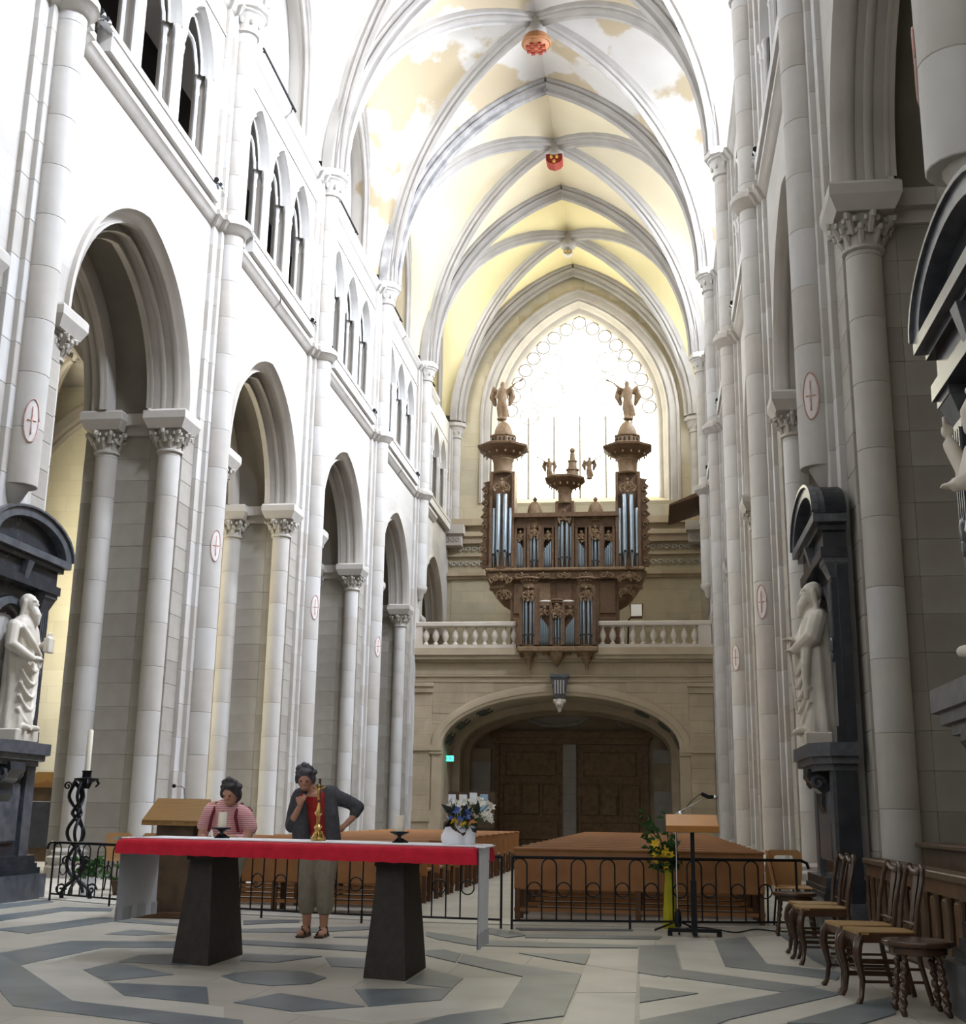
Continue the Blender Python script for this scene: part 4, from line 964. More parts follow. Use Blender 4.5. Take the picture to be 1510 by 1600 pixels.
# lower case with panels
l0, l1 = OC(312,1100,YO).x-O.x, OC(988,1100,YO).x-O.x; zl = qa.z-O.z-.5
MB().box(l0,l1,.05,1.2,-.02,zl).build('lower_case', M_wood, org)
for i in range(5):
    xa = l0+(l1-l0)*i/5
    for z0, z1 in ((.15,zl*.5),(zl*.55,zl-.1)): MB().cham(xa+.1,xa+(l1-l0)/5-.1,-.01,.06,z0,z1,.03).build('case_panel', M_woodl if i in (1,3) else M_wood, org)
for s, cc in ((-1,255),(1,1055)):                    # swelling brackets under the outer towers
    xm = OC(cc,1000,YO).x-O.x; zt_ = qa.z-O.z-.15
    b = MB(); rows = []
    for j in range(10):
        t = j/9; rr = .62*(1-t)**.55+.06; zz = zt_ - 1.5*t; xx = xm - s*.42*t*t
        rows.append([(xx+rr*cos(2*pi*i/14), .35+rr*.85*sin(2*pi*i/14), zz) for i in range(14)])
    b.grid(rows, True).build('tower_bracket', M_wood, org, 60)
    MB().tube([(xm+.46*cos(i*pi/10), .35+.4*sin(i*pi/10), zt_-.62) for i in range(20)], .07, 6, True).build('bracket_ring', M_woodl, org, 60)
    carve(org, xm, -.28, zt_-.4, .9, .4, 'bracket_carving', seed=cc)
    carve(org, xm-s*.1, -.05, zt_-.95, .6, .5, 'bracket_carving', seed=cc+1)
    # carved side wing
    xe = OC(185 if s < 0 else 1120, 700, YO).x-O.x; b = MB(); rnd = random.Random(cc)
    zb_, zt2 = qa.z-O.z, OC(185,430,YO).z-O.z; pts = [(xe-s*.05*0, zb_)]
    prof = []; nn = 13
    for j in range(nn):
        t = j/(nn-1); wv = .42 - .1*t; z = zb_+(zt2-zb_)*t
        prof += [(xe+s*wv*.72, z), (xe+s*(wv+.06*(j%2)), z+.12)]
    MB().prism([(xe,zb_)]+prof+[(xe,zt2+.2)], .1, .2, 'y').build('side_wing', M_wood, org)
    for j in range(7): MB().tube([(xe+s*(.2+.11*cos(t*.8)*(1-t/11)), .08, zb_+.25+(zt2-zb_-.3)*j/6.5+.13*sin(t*.8)*(1-t/11)) for t in range(9)], .035, 5).build('wing_scroll', M_woodl, org, 60)
# small case hanging on the balustrade
YP = GF-.45; O2 = Vector((-3.36, YP, 6.6))
pos = thing('positive_organ', 'small carved oak organ case projecting over the gallery balustrade', 'organ', O2)
for cl, cr in ((385,462),(746,827)):
    x, y, z, w = tower(pos, YP, cl, cr, (1130,1150), 1432, 1075, 1015, 62, 4, O2)
    zb_ = OC(cl,1440,YP).z-O2.z
    MB().lathe([(w*1.3,zb_-.1),(w*1.2,zb_-.25),(w*.8,zb_-.35),(w*.85,zb_-.42),(w*.3,zb_-.62),(.06,zb_-.75),(.05,zb_-.82)],x,y,14).build('tower_pendant', M_woodl, pos, 40)
x, y, z, w = tower(pos, YP, 575, 632, (1235,1250), 1432, 1195, 1150, 40, 4, O2)
flat(pos, YP, 485, 562, 1245, 1330, 1432, 7, O2); flat(pos, YP, 645, 722, 1330, 1245, 1432, 7, O2)
pa, pb = OC(372,1440,YP), OC(842,1440,YP); pt = OC(372,1180,YP).z
MB().box(pa.x-O2.x,pb.x-O2.x,.18,.9,pa.z-O2.z-.1,pt-O2.z).build('case_back', M_wood, pos)
MB().cham(pa.x-O2.x-.1,pb.x-O2.x+.1,-.2,.8,pa.z-O2.z-.22,pa.z-O2.z-.02,.04).build('base_cornice', M_woodl, pos)
q = OC(430,1160,YP).z-O2.z
for s in (-1,1): MB().ball((s*.42+.0,.0,q),(.22,.08,.05),10,6).build('upper_ornament', M_statue, pos, 60)
b = MB()
for s in (-1,1): b.tube([(s*(.1+.07*t), .1, pa.z-O2.z-.3-.06*sin(t)) for t in range(7)], .06, 6)
b.lathe([(.30,pa.z-O2.z-.22),(.26,pa.z-O2.z-.4),(.1,pa.z-O2.z-.6),(.02,pa.z-O2.z-.75)],0,.1,8); b.build('centre_pendant', M_woodl, pos, 40)
for s in (-1,1): carve(pos, s*1.05, .1, pa.z-O2.z-.3, .6, .3, 'base_carving', seed=9+s)

# spotlight on a bracket at the right of the organ, sloping tube at the right wall
q = onY(995,955,45.4); fl = thing('floodlight', 'white square floodlight on a stand on the gallery right of the organ', 'lamp', (q.x, 45.4, 7.12))
MB().tube([(-.35,.1,0),(-.3,.1,1.2),(-.05,.08,q.z-7.12)], .035, 6).build('stand', M_iron, fl)
MB().frus((-.22,.22,-.16,.2),(-.26,.26,-.2,.2),q.z-7.12-.25,q.z-7.12+.25).build('housing', M_wood, fl); MB().box(-.2,.2,-.24,-.19,q.z-7.12-.22,q.z-7.12+.22).build('diffuser', M_lampw, fl)
qa_, qb_ = onY(1045,805,49.0), onY(1098,783,49.0)
bd = tag(MB().prism([(qa_.x,qa_.z),(qb_.x+.05,qb_.z+.05),(qb_.x+.05,qb_.z-.15),(qa_.x,qa_.z-.06)], 47.2, 50.6, 'y').build('sounding_board', M_pewd), 'dark sloping board jutting from the right wall beside the organ', 'board')
def smooth_path(P, n=4):
    P = [P[0]]+list(P)+[P[-1]]; out = []
    for i in range(1, len(P)-2):
        a, b, c, d = P[i-1:i+3]
        for k in range(n):
            t = k/n; out.append(.5*((2*b)+(c-a)*t+(2*a-5*b+4*c-d)*t*t+(3*b-a-3*c+d)*t**3))
    return out+[P[-1]]
# ------------------------------------------------------------------ spotlights and iron rods along the walls
SPm = [MB().box(-.06,.06,-.2,.2,0,.03).mesh('bracket', M_chrome), MB().lathe([(.05,0),(.085,.03),(.085,.14),(.07,.16)],0,0,12).xform(Matrix.Rotation(pi/2,4,'X')).mesh('lamp_can', M_chrome, 40),
       MB().lathe([(.06,0),(.06,.02)],0,0,12).xform(Matrix.Rotation(pi/2,4,'X')).mesh('lens', M_iron, 40)]
for sd in (-1, 1):
    for k in range(1, 5):
        for e, yy in (('near', PY[k]+1.2), ('far', PY[k+1]-.75)):
            if sd > 0 and e == 'near': continue
            r = thing('spotlight', 'chrome twin spotlight on the %s triforium ledge, %s end of the %s bay' % (NAMEP[sd], e, ORD[k-1]), 'spotlight', (XC+sd*(U_W-.2), yy, 13.5), 0, 'triforium spotlights')
            inst('bracket', SPm[0], r, (0,0,0))
            for s in (-.1,.1):
                inst('lamp_can', SPm[1], r, (0,s,.13), sd*.7-pi*0); inst('lens', SPm[2], r, (0,s-.165,.13), 0)
q0, q1 = onX(412,75,-9.3), onX(462,175,-9.3)
for k in range(2, 6):
    ya, yb = PY[k]+(q0.y-PY[2]), PY[k]+(q1.y-PY[2])
    o = MB().tube([(0,0,0),(0,yb-ya,0)], .035, 6); o.tube([(0,.15,0),(-.25,.15,0)], .03, 5); o.tube([(0,yb-ya-.15,0),(-.25,yb-ya-.15,0)], .03, 5)
    tag(o.build('iron_rod', M_iron, loc=(-9.3,ya,(q0.z+q1.z)/2)), 'black iron rod below the left clerestory window of the %s bay' % ORD[k-1], 'rod', 'clerestory rods')

# ------------------------------------------------------------------ marble niches with statues
def make_niche(label, loc, rz):
    r = thing('niche', label, 'niche', loc, rz, 'black marble wall niches')
    f = lambda d, h, z: (h, -d, z)
    MB().prism([(-1.28,0),(-1.28,-.22),(-1.0,-.50),(1.0,-.50),(1.28,-.22),(1.28,0)],0,.32).build('plinth', M_blackb, r)
    for i, (z0, z1, k) in enumerate(((.32,.40,.95),(.40,.46,.9),(.46,.56,.86))): MB().prism([(-1.24*k,0),(-1.24*k,-.2*k),(-.96*k,-.47*k),(.96*k,-.47*k),(1.24*k,-.2*k),(1.24*k,0)],z0,z1).build('plinth_moulding', M_black, r)
    MB().box(-.85,.85,-.24,0,.56,1.72).build('pedestal', M_black, r); MB().cham(-.5,.5,-.28,-.2,.72,1.5,.03).build('pedestal_panel', M_blackb, r)
    for s in (-1,1): MB().box(s*.72-.12,s*.72+.12,-.28,0,.56,1.72).build('pedestal_pilaster', M_blackb, r)
    b = MB().prism([(-.02,1.25),(-.28,1.25),(-.33,1.35),(-.31,1.48),(-.4,1.55),(-.48,1.66),(-.46,1.76),(-.02,1.76)],-.2,.2,'x'); b.build('console', M_black, r)
    for s in (-1,1): MB().tube([(s*.2,-.36+.09*cos(t*.8)*(1-t/12),1.6+.09*sin(t*.8)*(1-t/12)) for t in range(11)], .03, 5).build('console_scroll', M_blackb, r, 60)
    for z0, z1, k in ((1.72,1.79,.82),(1.79,1.87,.92),(1.87,2.02,1.0)): MB().prism([(-1.05*k,0),(-1.05*k,-.32*k),(-.75*k,-.52*k),(.75*k,-.52*k),(1.05*k,-.32*k),(1.05*k,0)],z0,z1).build('shelf_moulding' if k < 1 else 'shelf', M_blackb, r)
    # front slab with an arched recess
    b = MB(); wall_cut(b, f, -.965,.965,2.02,4.2,0,3.35,.50,.5001,0,.12,10); b.box(-.965,-.955,-.12,0,2.02,4.2); b.box(.955,.965,-.12,0,2.02,4.2); b.box(-.95,.95,-.11,0,4.05,4.62)
    b.build('niche_front', M_black, r)
    rows = []
    for z in [2.02,2.5,3.0,3.35]: rows.append([(.5*cos(pi*i/10), -.12+.11*sin(pi*i/10), z) for i in range(11)])
    for j in range(1,6): t = pi/2*j/5; rows.append([(.5*cos(pi*i/10)*cos(t), -.12+.11*sin(pi*i/10)*cos(t), 3.35+.5*sin(t)) for i in range(11)])
    MB().grid(rows).build('niche_recess', M_black, r, 60)
    b = MB(); sweep_arch(b, f, 0, 3.35, .5, .5001, [(0,.12),(0,.17),(.10,.17),(.12,.12)], 10, 2.02); b.build('niche_archivolt', M_blackb, r, 40)
    for s in (-1,1):
        x = s*.80
        MB().box(x-.15,x+.15,-.22,0,2.02,2.2).build('pilaster_base', M_black, r); MB().box(x-.12,x+.12,-.19,0,2.2,3.9).build('pilaster', M_black, r)
        for i in range(4): MB().box(x-.095+.055*i,x-.07+.055*i,-.205,-.18,3.2,3.84).build('flute', M_blackb, r)
        b = MB().frus((x-.12,x+.12,-.19,0),(x-.17,x+.17,-.26,0),3.9,4.06); b.box(x-.18,x+.18,-.27,0,4.06,4.12); b.build('pilaster_capital', M_blackb, r)
        b = MB().ball((x,-.2,3.12),(.07,.035,.10),8,6); b.ball((x,-.2,3.0),(.045,.03,.07),8,6); b.build('pilaster_drop', M_blackb, r, 60)
    for z0, z1, hw, d in ((4.12,4.24,1.0,.30),(4.24,4.44,.94,.26),(4.44,4.52,1.0,.32),(4.52,4.62,1.1,.38)): MB().box(-hw,hw,-d,0,z0,z1).build('entablature', M_black if d < .35 else M_blackb, r)
    MB().frus((-.05,.05,-.3,-.2),(-.08,.08,-.36,-.2),4.2,4.44).build('entablature_boss', M_blackb, r, 60)
    arc = [(1.12*cos(t*pi/16), 4.62+.52*sin(t*pi/16)) for t in range(17)]; arc2 = [(0.94*cos(t*pi/16), 4.62+.40*sin(t*pi/16)) for t in range(17)]
    MB().prism(arc, -.24, 0, 'y').build('pediment_field', M_black, r)
    b = MB(); b.grid([[(x,-.37,z) for x,z in arc],[(x,0,z) for x,z in arc]]); b.grid([[(x,-.37,z) for x,z in arc2],[(x,-.23,z) for x,z in arc2]]); b.grid([[(x,-.37,z) for x,z in arc],[(x,-.37,z) for x,z in arc2]])
    b.build('pediment_hood', M_blackb, r, 40)
    MB().prism([(x*1.03,z+.03) for x,z in arc]+[(x,z) for x,z in arc[::-1]], -.40, -.32, 'y').build('pediment_edge', M_blackb, r)
    return r
def statue_mesh(kind):
    b = MB(); rings = [(0,.27,.24),(.12,.27,.23),(.35,.24,.2),(.6,.23,.2),(.85,.25,.2),(1.05,.24,.19),(1.25,.25,.18),(1.38,.25,.16),(1.46,.2,.13),(1.52,.1,.09)]
    rows = []
    for z, rx, ry in rings:
        rows.append([((rx*(1+.075*sin(8*a+z*2.2)*(1 if z < 1.25 else .3)))*cos(a)+.03*sin(z*2), (ry*(1+.08*sin(8*a+z*2.2+1)*(1 if z < 1.25 else .3)))*sin(a), z) for a in [2*pi*i/40 for i in range(40)]])
    b.grid(rows, True); n = len(b.v); b.f.append(tuple(range(n-400,n-360))[::-1]); b.f.append(tuple(range(n-40,n)))
    for j in range(5):       # swinging drapery folds
        z = 1.05-.17*j; b.tube([(.24-.048*t, -.14-.075*sin(pi*t/9), z-.28*sin(pi*t/10)) for t in range(10)], .026, 6)
    b.tube([(-.22,-.1,1.36),(-.05,-.19,1.15),(.14,-.2,1.0),(.22,-.15,.9)], [.05,.05,.045,.04], 7)
    b.limb([(0,0,1.46),(0,-.02,1.58)],[.075,.07],9)
    hx, hy = (.03,-.04) if kind != 2 else (0,-.03)
    b.ball((hx,hy,1.69),(.092,.112,.138),14,10); b.ball((hx,hy+.035,1.72),(.105,.112,.125),12,8)
    b.limb([(hx,hy-.105,1.73),(hx,hy-.125,1.68)],[.012,.02],7); b.limb([(hx,hy-.07,1.61),(hx,hy-.12,1.53),(hx,hy-.14,1.42)],[.07,.065,.03],9)
    for s in (-1,1): b.limb([(hx+s*.088,hy+.02,1.72),(hx+s*.10,hy+.05,1.5)],[.04,.035],7); b.limb([(hx+s*.02,hy-.108,1.735),(hx+s*.06,hy-.09,1.738)],[.013,.011],6)
    def hand(c, d):
        c = Vector(c); d = Vector(d).normalized(); u = d.cross(Vector((0,0,1))).normalized()
        b.ball(c,(.045,.045,.05),8,6)
        for i in range(4): b.limb([c+u*(.027*(i-1.5)), c+u*(.03*(i-1.5))+d*(.10-.012*abs(i-1.2))],[.016,.013],6)
        b.limb([c-u*.045, c-u*.07+d*.045],[.016,.013],6)
    if kind == 0:            # keys in the lowered right hand, other hand at the breast
        b.limb([(-.25,0,1.36),(-.33,-.03,1.1),(-.14,-.24,.94)],[.095,.09,.055]); hand((-.08,-.28,.93),(.6,-.4,0))
        b.limb([(.24,0,1.36),(.31,-.05,1.12),(.25,-.22,1.18)],[.095,.085,.055]); hand((.24,-.26,1.24),(0,-.2,1)); b.box(.17,.33,-.3,-.22,1.06,1.26)
        for i in range(3): b.tube([(-.04+.05*cos(t),-.31,.86+.05*sin(t)+.03*i) for t in [k*pi/4 for k in range(8)]], .012, 5, True)
    elif kind == 1:          # both hands forward
        b.limb([(-.25,0,1.36),(-.32,-.08,1.12),(-.12,-.27,1.12)],[.11,.115,.07]); hand((-.08,-.31,1.13),(.5,-.5,.1))
        b.limb([(.25,0,1.36),(.32,-.08,1.12),(.14,-.25,1.0)],[.11,.12,.07]); hand((.08,-.29,.99),(-.5,-.5,0)); b.limb([(-.02,-.32,1.08),(-.02,-.27,.3)],[.022,.018],7)
        b.tube([(-.2,-.2,1.04),(-.19,-.22,.8),(-.16,-.2,.45)], [.07,.06,.03], 7); b.tube([(.24,-.14,1.06),(.25,-.17,.8),(.2,-.17,.4)], [.07,.06,.03], 7)
        for j in range(4): b.tube([(-.22+.05*t, -.12-.12*sin(pi*t/9), 1.0-.15*j-.3*sin(pi*t/9)) for t in range(10)], .024, 6)
    else:                    # one arm raised
        b.limb([(-.25,0,1.36),(-.35,-.10,1.2),(-.42,-.18,1.45)],[.10,.085,.05]); hand((-.43,-.19,1.55),(-.05,-.1,1))
        b.limb([(.25,0,1.36),(.33,-.06,1.1),(.12,-.26,1.05)],[.10,.1,.055]); hand((.05,-.28,1.05),(-.6,-.3,0))
    for s in (-1,1): b.limb([(s*.1,-.12,.04),(s*.12,-.28,.03)],[.06,.04],8)
    me = fuse(b, .0125, 1); me.materials.append(M_statue); return me
XN = XC+5.45+.02
for nm, kind, loc, rz, lab, slab_ in (
  ('L',0,(XC-5.47,15.25,0),pi/2,'black marble niche with rounded pediment on the left pier by the candelabrum','weathered pale stone statue of a bearded man holding keys in the left niche'),
  ('R',1,(XN,15.13,0),-pi/2,'black marble niche with rounded pediment seen edge-on, middle right pier','pale stone statue of a long bearded robed man in profile, middle right niche'),
  ('Q',2,(XN+.08,7.70,0),-pi/2,'black marble niche cut by the right edge of the picture','pale stone statue with one raised hand at the far right edge')):
    make_niche(lab, loc, rz)
    Mz = Matrix.Translation(loc) @ Matrix.Rotation(rz,4,'Z'); sp = Mz @ Vector((.12 if kind == 0 else 0,-.27 if kind < 2 else -.16,2.02))
    st = thing('statue', slab_, 'statue', sp, rz, 'niche statues')
    MB().cham(-.3,.3,-.22,.1,0,.16,.015).build('statue_base', M_statue, st); inst('figure', statue_mesh(kind), st, (0,0,.15))

# ------------------------------------------------------------------ pews
def make_pew(L, legs=True):
    r = thing('pew', '', 'pew')
    MB().cham(0,L,-.03,.03,.34,.80,.012).build('backrest', M_pew, r); MB().cham(-.01,L+.01,-.05,.05,.78,.82,.012).build('top_rail', M_pew, r)
    MB().cham(0,L,.03,.42,.41,.45,.01).build('seat', M_pew, r)
    n = 3 if L < 3.2 else 4
    for i in range(n):
        x = .04+(L-.08)*i/(n-1)
        MB().box(x-.03,x+.03,-.03,.03,0,.36).build('leg', M_pewd, r); MB().box(x-.03,x+.03,.34,.40,0,.41).build('leg', M_pewd, r)
    MB().box(0,L,-.02,.02,.10,.14).build('foot_rail', M_pew, r); MB().box(0,L,.35,.39,.10,.13).build('foot_rail', M_pewd, r)
    return r
PR = [('right', -1.62, 2.86, 14.75, 17, .95), ('left', -6.15, 3.08, 15.1, 15, .98)]
for side, x, L, y0, n, dy_ in PR:
    proto = make_pew(L)
    for i in range(n):
        o = proto if i == 0 else copy_tree(proto)
        o.location = (x, y0+i*dy_, 0)
        tag(o, 'brown wooden pew with open base, %s row from the altar rail in the %s block' % (ORD[i], side), 'pew', 'pews in the nave')

# ------------------------------------------------------------------ altar rail of iron hoops and rings
def resamp(P, step):
    P = [Vector(p) for p in P]; out = [P[0]]; acc = 0
    for a, c in zip(P, P[1:]):
        L = (c-a).length; d = step-acc
        while d <= L: out.append(a.lerp(c, d/L)); d += step
        acc = (acc+L) % step if L else acc
    return out
def fence(pxs, label, curl_end):
    pts = [onZ(x, y, .09) for x, y in pxs]; o = pts[0].copy(); o.z = 0
    r = thing('altar_rail', label, 'railing', o, 0, 'iron altar rails')
    P = [p-o for p in pts]; P2 = resamp(P, .16); H = .74
    top = [Vector((p.x,p.y,H)) for p in P]
    d = (top[-1]-top[-2]).normalized() if curl_end > 0 else (top[0]-top[1]).normalized()
    e = top[-1] if curl_end > 0 else top[0]
    curl = [e+d*.06+Vector((0,0,-.0)), e+d*.13+Vector((0,0,-.03)), e+d*.15+Vector((0,0,-.09))]
    top = top+curl if curl_end > 0 else curl[::-1]+top
    MB().tube(top, .018, 6).build('top_rail', M_iron, r, 60); MB().tube([Vector((p.x,p.y,.09)) for p in P], .012, 5).build('bottom_rail', M_iron, r, 60)
    i = 0
    while i+2 < len(P2):
        a, c = P2[i], P2[i+1]; d = c-a
        hoop = [Vector((a.x,a.y,.09)), Vector((a.x,a.y,H-.09))] + [a.lerp(c,.5-.5*cos(t*pi/8))*Vector((1,1,0)).x*0 + Vector((a.x+d.x*(.5-.5*cos(t*pi/8)), a.y+d.y*(.5-.5*cos(t*pi/8)), H-.09+.08*sin(t*pi/8))) for t in range(1,8)] + [Vector((c.x,c.y,H-.09)), Vector((c.x,c.y,.09))]
        MB().tube(hoop, .009, 5).build('hoop', M_iron, r, 60)
        e = P2[i+2]; m_ = (c+e)/2; dd = (e-c).normalized(); rr = (e-c).length/2-.006
        MB().tube([Vector((m_.x+dd.x*rr*cos(t*pi/8), m_.y+dd.y*rr*cos(t*pi/8), .41+rr*sin(t*pi/8))) for t in range(16)], .008, 5, True).build('ring', M_iron, r, 60)
        i += 2
    for p in [P[0], P[-1]] + [P2[j] for j in range(8, len(P2)-4, 8)]:
        MB().tube([(p.x,p.y,0),(p.x,p.y,.14 if p not in (P[0],P[-1]) else H)], .014, 5).build('post', M_iron, r, 60)
fence([(78,1396),(250,1411),(384,1420),(470,1425),(560,1429),(669,1433),(783,1437)], 'black iron altar rail of hoops and rings left of the nave aisle', -1)
fence([(800,1438),(900,1439),(1050,1440),(1160,1441),(1248,1441)], 'black iron altar rail of hoops and rings in front of the right pews', 1)
# pale step under the rail
stp = [onZ(x,y) for x,y in ((60,1404),(250,1421),(384,1430),(560,1438),(669,1442),(800,1446),(1050,1450),(1280,1451))]
MB().prism([(p.x,p.y) for p in stp]+[(p.x*1.06,p.y+.75) for p in stp[::-1]], -.02, .012).build('step_slab', M_slab_w, FL)

# ------------------------------------------------------------------ the altar
AR = math.radians(-16); A0 = Vector((-2.80, 9.92, 0)); SH = Matrix(((1,math.tan(AR),0,0),(0,1,0,0),(0,0,1,0),(0,0,0,1)))
al = thing('altar', 'long altar table on two dark tapering stone blocks', 'table', A0, AR)
hl, hd = 1.64, .47
for s in (-1,1):
    xm = s*.865
    MB().frus((xm-.175,xm+.175,-.40,.40),(xm-.105,xm+.105,-.30,.30),0,.83).xform(SH).build('support_block', M_altar, al)
    MB().box(xm-.13,xm+.13,-.33,.33,.79,.84).xform(SH).build('support_cap', M_altar, al)
MB().cham(-hl+.06,hl-.06,-hd+.03,hd-.03,.84,.93,.01).xform(SH).build('table_slab', M_altar, al)
b = MB(); rows = []; N = 40
rc = thing('altar_cloth', 'red cloth with scalloped edge covering the altar top', 'cloth', (A0.x,A0.y,.93), AR)
def drape(hx0, hx1, hy0, hy1, ztop, zdrop, wav, n=60):
    per = []
    for i in range(n): per.append((hx0+(hx1-hx0)*i/n, hy0))
    for i in range(14): per.append((hx1, hy0+(hy1-hy0)*i/14))
    for i in range(n): per.append((hx1-(hx1-hx0)*i/n, hy1))
    for i in range(14): per.append((hx0, hy1-(hy1-hy0)*i/14))
    cx, cy = (hx0+hx1)/2, (hy0+hy1)/2; rows = []
    for k, (o, z) in enumerate(((-.06,ztop),(-.015,ztop),(.012,ztop-.015),(.02,ztop-.04),(.026,ztop-zdrop))):
        R_ = []
        for j, (x, y) in enumerate(per):
            sx = 1 if x > hx1-1e-6 else (-1 if x < hx0+1e-6 else 0); sy = 1 if y > hy1-1e-6 else (-1 if y < hy0+1e-6 else 0)
            w = wav*sin(j*1.3) if k >= 3 else 0
            R_.append((x+sx*(o+w), y+sy*(o+w), z + (wav*.8*cos(j*1.9) if k == 4 else 0)))
        rows.append(R_)
    m = MB().grid(rows, True); n0 = len(rows[0]); m.f.append(tuple(range(n0))); return m
drape(-hl+.02,hl-.06,-hd,hd,.012,.115,.004).xform(SH).build('cloth_cover', M_red, rc, 50)
wc = thing('altar_runner', 'white linen runner hanging down both ends of the altar', 'cloth', (A0.x,A0.y,.93), AR)
MB().cham(-hl-.01,hl-.04,-.22,.42,.014,.024,.003).xform(SH).build('runner_top', M_white, wc)
for s, hang, y0, y1 in ((-1,.66,-.36,.44),(1,.70,-.40,.16)):
    rows = []; x = s*(hl+.02) if s < 0 else hl-.03
    for j in range(9):
        t = j/8; rows.append([(x + s*(.012*sin(i*1.1)*t) , y0+(y1-y0)*i/16*(1), .02-hang*t) for i in range(17)])
    m_ = MB().grid(rows); m_.grid([[(x-s*.006,p[1],p[2]) for p in r_] for r_ in rows]); m_.xform(SH).build('runner_end', M_white, wc, 60)
    MB().grid([[(x+s*(.004+.012*sin(i*1.1)), y0+(y1-y0)*i/16, .02-hang+.10) for i in range(17)],[(x+s*(.006+.012*sin(i*1.1)), y0+(y1-y0)*i/16, .02-hang-.004) for i in range(17)],[(x-s*(.01-.012*sin(i*1.1)), y0+(y1-y0)*i/16, .02-hang-.004) for i in range(17)],[(x-s*(.01-.012*sin(i*1.1)), y0+(y1-y0)*i/16, .02-hang+.10) for i in range(17)]]).xform(SH).build('runner_hem', M_hem, wc, 60)
    MB().cham(*sorted((s*(hl-.06),s*(hl+.02))),y0,y1,.014,.024,.003).xform(SH).build('runner_edge', M_white, wc)
TZ = .955
def altar_pt(x, y): v = SH @ Vector((x, y, 0)); return Matrix.Translation((A0.x,A0.y,TZ)) @ Matrix.Rotation(AR,4,'Z') @ v
def to_px(p): c = RT*p.x + FY*p.y + UP*(p.z-EYE); return 755 + F*c.x/c.z
def on_altar(px, ly=.1):
    lo, hi = -hl, hl
    for _ in range(40):
        md = (lo+hi)/2
        if to_px(altar_pt(md, ly)) < px: lo = md
        else: hi = md
    return altar_pt(lo, ly)
def candle(px, py, label, hc, rr):
    q = on_altar(px, .12); r = thing('candle', label, 'candle', (q.x,q.y,TZ), 0, 'altar candles')
    MB().lathe([(.055,0),(.06,.01),(.02,.02),(.014,.05),(.05,.065),(.075,.075),(.078,.085),(.02,.086)],0,0,14).build('holder', M_iron, r, 40)
    for i in range(3): MB().tube([(.02*cos(i*2.1),.02*sin(i*2.1),.03),(.07*cos(i*2.1),.07*sin(i*2.1),.0)], .008, 5).build('holder_foot', M_iron, r)
    MB().lathe([(rr,0),(rr,hc-.004),(rr*.9,hc),(rr*.5,hc-.006)],0,0,14).build('wax', M_wax, r, 40, loc=(0,0,.086)); MB().tube([(0,0,.086+hc-.01),(.002,0,.086+hc+.012)], .002, 4).build('wick', M_iron, r)
    return q
candle(346,1305,'cream pillar candle on a dark holder at the left end of the altar',.125,.036)
candle(624,1312,'cream pillar candle on a dark holder near the right end of the altar',.125,.036)
q = on_altar(496, .0); cr = thing('altar_cross', 'brass standing cross with dark figure on the altar', 'cross', (q.x,q.y,TZ))
MB().lathe([(.05,0),(.054,.02),(.036,.04),(.026,.09),(.034,.11),(.016,.13),(.016,.19),(.032,.215),(.018,.24),(.012,.30)],0,0,14).build('foot', M_brass, cr, 40)
for i in range(3): MB().limb([(.03*cos(i*2.1+.5),.03*sin(i*2.1+.5),.06),(.06*cos(i*2.1+.5),.06*sin(i*2.1+.5),.01)],[.014,.013],7).build('claw', M_brass, cr, 60)
MB().tube([(0,0,.28),(0,0,.49)],.011,6).build('upright', M_stall, cr); MB().tube([(-.055,0,.42),(.055,0,.42)],.010,6).build('arm', M_stall, cr)
b = MB(); b.limb([(0,-.015,.33),(0,-.015,.41)],[.011,.014],7); b.ball((0,-.016,.435),(.012,.012,.015),7,5)
for s in (-1,1): b.limb([(s*.012,-.014,.41),(s*.05,-.012,.425)],[.006,.005],5)
b.build('corpus', M_brass, cr, 60)
# bouquet on the altar
q = on_altar(712, .12); fb = thing('bouquet', 'bouquet of white lilies in a cloth-wrapped pot at the right end of the altar', 'flowers', (q.x,q.y,TZ))
rows = []; rnd = random.Random(11)
for j, (z, rr) in enumerate(((0,.10),(.03,.115),(.07,.105),(.11,.08),(.15,.065),(.18,.075))): rows.append([(rr*(1+.14*sin(5*a+j))*cos(a), rr*(1+.14*sin(5*a+j))*sin(a), z) for a in [2*pi*i/24 for i in range(24)]])
MB().grid(rows, True).build('cloth_wrap', M_white, fb, 60); MB().tube([(.085*cos(a),.085*sin(a),.12+.05*sin(2*a)) for a in [2*pi*i/16 for i in range(16)]], .014, 6, True).build('ribbon', M_leath, fb, 60)
MB().limb([(.10,-.02,.02),(.13,-.02,.12)],[.06,.03],9).build('cloth_wrap', M_white, fb, 60)
def petal_flower(n, L, w):
    b = MB()
    for i in range(n):
        a = 2*pi*i/n; c, s = cos(a), sin(a)
        b.add([(0,0,0),(L*.5*c-w*s,L*.5*s+w*c,.25*L),(L*c,L*s,.2*L),(L*.5*c+w*s,L*.5*s-w*c,.25*L)],[(0,1,2,3)])
    b.ball((0,0,.02),.008,6,4); return b
PF = {m_.name: petal_flower(6,.045,.013).mesh('flower', m_) for m_ in (M_petal,M_pet_b,M_pet_y,M_pet_o)}
def flower(parent, x, y, z, m_, s=1.0):
    o = inst('flower', PF[m_.name], parent, (x,y,z)); o.rotation_euler = (rnd.uniform(.2,1.3), rnd.uniform(-.6,.6), rnd.uniform(0,6)); o.scale = (s,s,s)
    MB().tube([(0,0,.12),(x*.6,y*.6,z*.6+.03),(x,y,z)], .003, 4).build('stem', M_leaf, parent)
for i in range(30):
    flower(fb, rnd.uniform(-.05,.36)*.9-.02, rnd.uniform(-.1,.1), rnd.uniform(.18,.33)-.0, M_petal, rnd.uniform(.7,1.15))
